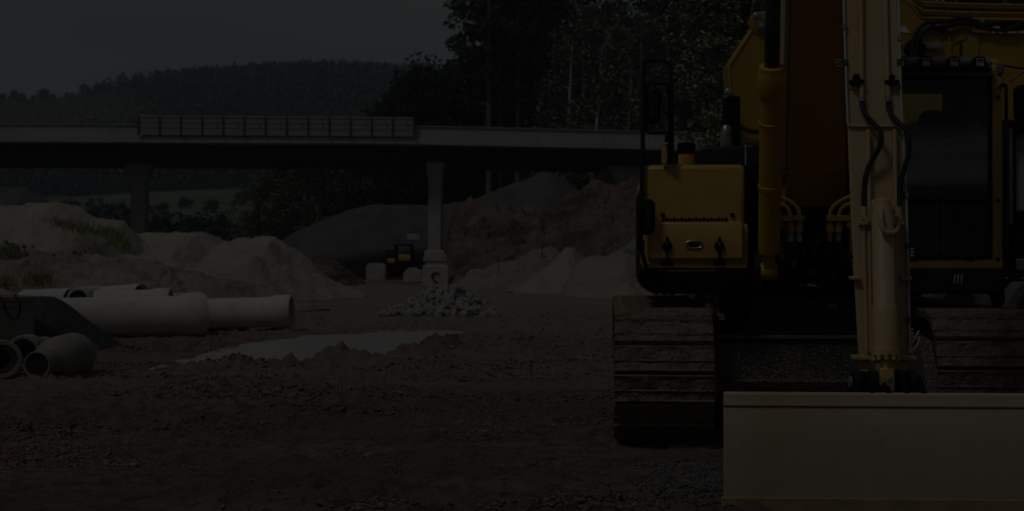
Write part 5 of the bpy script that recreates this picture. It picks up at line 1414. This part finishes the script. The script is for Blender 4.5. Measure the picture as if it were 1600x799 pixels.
# cab skirt with its tie-down
csk = BX('cab_skirt', BB, 1338, 1567, 421.5, 459, -1.37, .3, bev=.02)
csk.data.materials[0] = M['blue_black']
mb = MB()
for px in (1491.5, 1497, 1502.5): mb.tube([L(px, 443, -1.375), L(px, 433, -1.385), L(px + .4, 430, -1.378)], .0065, 6)
mb.tube([L(1491, 434, -1.38), L(1503, 434, -1.38)], .004, 6)
P(mb, 'tie_down', M['pale_line'], csk)
# right edge: grab rail, mirror, upright
P(MB().tube([L(1563, 137, -1.3), L(1567, 133, -1.36), L(1571, 135, -1.36), L(1572, 145, -1.36), L(1572.5, 250, -1.36), L(1573, 395, -1.36)], .014, 8, smooth=4), 'grab_rail', BB)
m3 = mirror(1586, 1618, 132, 187, -1.3, .004)
P(MB().tube([L(1578, 128, -1.25), L(1590, 118, -1.25), L(1606, 110, -1.25), L(1640, 108, -1.25)], .010, 8, smooth=4), 'mirror_arm', M['dust_highlight_metal'])
P(MB().tube([L(1556, 101, -1.2), L(1600, 108, -1.2), L(1650, 112, -1.2)], .007, 6), 'mirror_cable', K)
P(MB().box(tuple(L(1577, 352, -1.2)), (L(1583, 200, -1.2).x, -.7, L(1583, 200, -1.2).z)), 'door_edge', M['grey_visor'], EX, .006)
P(MB().box(tuple(L(1583, 440, -1.2)), (L(1588, 190, -1.2).x, -.5, L(1588, 190, -1.2).z)), 'door_stay', M['plastic'], EX, .006)
P(MB().box(tuple(L(1566, 440, -1.34)), (L(1640, 428, -1.34).x, -1.2, L(1640, 428, -1.34).z)), 'side_step', BB, EX, .01)
for px in (1573, 1598): P(MB().lathe([(.012, 0), (.012, .008), (0, .012)], 12, axisM(L(px, 435, -1.34), L(px, 435, -3))), 'step_bolt', M['steel'])
P(MB().prism([(lx(1553, -1.25), lz(456, -1.25)), (lx(1568, -1.25), lz(440, -1.25)), (lx(1571, -1.25), lz(470, -1.25)), (lx(1566, -1.25), lz(480, -1.25)), (lx(1559, -1.25), lz(479, -1.25))], -1.25, -1.1, 'y'), 'skirt_hook', BB, EX, .006)

# ------------------------------------------------------------------ the wheeled excavator behind
WD = 22.0
wc = W(1350, 399.5, WD); WE = empty('wheeled_excavator', (wc.x, WD, 0))
tag(WE, 'ochre wheeled excavator standing crosswise behind, its thick arm stretched level above the cab', 'excavator')
def B(px, py, d=0.0): v = W(px, py, WD + d); return Vector((v.x - wc.x, d, v.z))
YO = M['yellow_far']
arm = P(MB().prism([(B(px, py).x, B(px, py).z) for px, py in ((1137, 102), (1184, 30), (1262, -60), (1392, -30), (1424, 4), (1440, 26), (1760, 30), (1760, 186), (1560, 190), (1420, 196), (1300, 214), (1220, 222), (1158, 226), (1150, 222), (1140, 150))], 0, .55, 'y'), 'arm', YO, WE, .02)
rim_ = [(1139, 104), (1185, 34), (1262, -54)]
P(MB().tube([B(px, py, -.005) for px, py in ((1145, 222), (1142, 150), (1140, 103), (1185, 33), (1225, -20))], .018, 6), 'edge_bead', YO, arm)
P(MB().tube([B(px, py, -.005) for px, py in ((1405, -6), (1422, 8), (1440, 28), (1490, 30), (1600, 32), (1760, 34))], .016, 6), 'edge_bead', YO, arm)
P(MB().tube([B(px, py, -.005) for px, py in ((1440, 54), (1500, 53), (1530, 55), (1760, 52))], .016, 6), 'edge_bead', YO, arm)
P(MB().prism([(B(px, py, -.03).x, B(px, py, -.03).z) for px, py in ((1416, 100), (1436, 66), (1452, 60), (1508, 54), (1530, 56), (1530, 190), (1420, 190))], -.03, 0, 'y'), 'arm_plate', YO, arm, .01)
for (pa, pb) in (((1183, 26), (1190, 42)), ((1139, 145), (1139, 159)), ((1443, 72), (1466, 74))):
    a, b_ = B(*pa, -.06), B(*pb, -.06)
    bs = P(MB().bar(a, b_, .10, .08, up=(0, 1, 0)), 'pin_lock', M['dust_highlight_metal'], arm, .02)
    for q in (a, b_): P(MB().lathe([(.065, -.03), (.065, .03), (.03, .05), (0, .05)], 18, axisM(q, q + Vector((0, -1, 0)))), 'pin_head', M['steel'], bs)
P(MB().lathe([(.17, 0), (.17, .05), (.10, .08)], 24, axisM(B(1187, 36, 0), B(1187, 36, -1))), 'pin_boss', YO, arm)
P(MB().lathe([(.16, 0), (.16, .04), (.12, .05)], 24, axisM(B(1430, 78, -.03), B(1430, 78, -1))), 'pin_boss', K, arm)
P(MB().prism([(B(px, py, -.012).x, B(px, py, -.012).z) for px, py in ((1405, 41), (1414, 41), (1422, 52), (1410, 51), (1405, 48))], -.012, .01, 'y'), 'white_patch', M['white'], arm)
for r_, pts in ((.032, [(1425, 90), (1425, 76), (1428, 62), (1433, 50), (1441, 40), (1452, 35), (1472, 34), (1490, 31), (1506, 29), (1520, 32), (1536, 40), (1556, 47), (1575, 46), (1600, 35), (1640, 26)]),
                (.034, [(1431, 92), (1431, 76), (1435, 62), (1443, 50), (1455, 44), (1475, 42), (1500, 36), (1530, 38), (1552, 38)])):
    P(MB().tube([B(px, py, -.08) for px, py in pts], r_, 10, smooth=5), 'hydraulic_hose', M['rubber'], arm)
for k, py in enumerate((5, 9, 18, 21.5)):
    P(MB().tube([B(1422, py - 14, -.02 + .12 * k), B(1440, py - 3, -.02 + .12 * k), B(1452, py, -.02 + .12 * k), B(1540, py + 3, -.02 + .12 * k), B(1760, py + 7, -.02 + .12 * k)], .026, 8, smooth=4), 'hard_pipe', YO, arm)
P(MB().tube([B(px, py, -.05) for px, py in ((1480, 46), (1505, 43), (1520, 44), (1545, 51), (1760, 50))], .03, 8, smooth=4), 'hard_pipe', YO, arm)
P(MB().prism([(B(px, py, -.035).x, B(px, py, -.035).z) for px, py in ((1525, 42), (1540, 36), (1650, 30), (1650, 46), (1556, 47), (1545, 44))], -.035, 0, 'y'), 'dark_slot', K, arm)
for (x, y, w_, h, m_) in ((1459, 33, 9, 4, 'steel'), (1468, 41, 10, 5, 'steel'), (1473, 47, 8, 5, 'black'), (1486, 47, 8, 4, 'dust_highlight_metal'), (1536, 37, 6, 12, 'steel'), (1553, 51, 5, 2.4, 'white'), (1564, 51, 8, 2.4, 'white'), (1582, 51, 14, 2.4, 'white'), (1600, 51, 12, 2.4, 'white'), (1557, 43, 12, 3, 'white')):
    a, b_ = B(x - w_ / 2, y + h / 2, -.10), B(x + w_ / 2, y - h / 2, -.10)
    P(MB().box((a.x, -.10, a.z), (b_.x, -.02, b_.z)), 'hose_clip', M[m_], arm, .01)
P(MB().tube([B(px, py, -.035) for px, py in ((1487, 82), (1488, 72), (1494, 66), (1504, 63), (1509, 60), (1510, 56))], .012, 6, smooth=4), 'weld_seam', M['rust'], arm)
P(MB().tube([B(1500.5, 64, -.06), B(1501, 90, -.06)], .014, 6), 'antenna', BB, arm)
for (px, py) in ((1478, 62), (1472, 63), (1487, 63), (1418, 68), (1413, 78), (1415, 72), (1409, 74)): P(MB().lathe([(.018, 0), (.014, .01), (0, .012)], 8, axisM(B(px, py, -.03), B(px, py, -1))), 'plug', K, arm)
P(MB().tube([B(px, py, -.10) for px, py in ((1139, 165), (1144, 180), (1153, 194), (1166, 203), (1180, 206), (1200, 202))], .034, 10, smooth=5), 'hydraulic_hose', M['rubber'], arm)
P(MB().prism([(B(px, py, -.06).x, B(px, py, -.06).z) for px, py in ((1134, 152), (1147, 160), (1155, 200), (1158, 232), (1134, 232))], -.06, .3, 'y'), 'arm_shield', K, arm, .01)
# body, chassis, wheels
hs_ = P(MB().box((B(1290, 0).x, .3, B(0, 456).z), (B(1640, 0).x, 2.6, B(0, 232).z)), 'house', M['black'], WE, .08)
P(MB().box((B(1588, 0).x, .2, B(0, 330).z), (B(1650, 0).x, .6, B(0, 212).z)), 'side_panel', M['rag'], hs_, .03)
P(MB().box((B(1572, 0).x, .1, B(0, 455).z), (B(1590, 0).x, .6, B(0, 180).z)), 'cab_post', M['black'], hs_, .03)
P(MB().box((B(1560, 0).x, .0, B(0, 205).z), (B(1700, 0).x, .8, B(0, 184).z)), 'cab_roof', M['black'], hs_, .04)
P(MB().box((B(1586, 0).x, .05, B(0, 424).z), (B(1612, 0).x, .6, B(0, 404).z)), 'tool_box', M['rim'], hs_, .03)
ch = P(MB().box((B(1160, 0).x, .5, B(0, 478).z), (B(1640, 0).x, 2.2, B(0, 448).z)), 'chassis', M['black'], WE, .04)
rw = .53
for px in (1107, 1497, 1618):
    for d in (0.15, 2.2):
        c = B(px, 0, 0); Mx = Matrix.Translation((c.x, d, rw - .02)) @ Matrix.Rotation(R(90), 4, 'X')
        ty = P(MB().lathe([(.30, -.19), (.44, -.21), (.51, -.17), (.53, -.08), (.53, .08), (.51, .17), (.44, .21), (.30, .19), (.28, .10), (.28, -.10)], 40, Mx, closed=True), 'wheel', M['tyre'], WE)
        P(MB().lathe([(0, .03), (.13, .03), (.15, .06), (.26, .10), (.285, .17), (.30, .18), (.285, .0)], 36, Mx), 'rim', M['rim'], ty)
        P(MB().lathe([(0, .16), (.09, .15), (.11, .03), (.0, .02)], 24, Mx), 'hub', M['rim'], ty)
        mb = MB()
        for k in range(10):
            q = 2 * PI * k / 10; mb.lathe([(.022, .05), (.022, .09), (0, .095)], 6, Mx @ Matrix.Translation((.185 * math.cos(q), .185 * math.sin(q), 0)))
        P(mb, 'wheel_nuts', M['black'], ty)

# ------------------------------------------------------------------ haze
hz = MB().box((-1600, -70, -8), (1600, 2450, 190)).obj('haze', None, smooth=0)
hm = bpy.data.materials.new('haze_air'); hm.use_nodes = True
n = hm.node_tree.nodes
n.remove(n['Principled BSDF'])
pv = n.new('ShaderNodeVolumePrincipled')
pv.inputs['Color'].default_value = (0.70, 0.86, 1.0, 1)
pv.inputs['Density'].default_value = 0.00055
pv.inputs['Anisotropy'].default_value = 0.2
hm.node_tree.links.new(pv.outputs[0], n['Material Output'].inputs['Volume'])
hz.data.materials.append(hm)
tag(hz, 'thin pale haze in the air', kind='stuff')
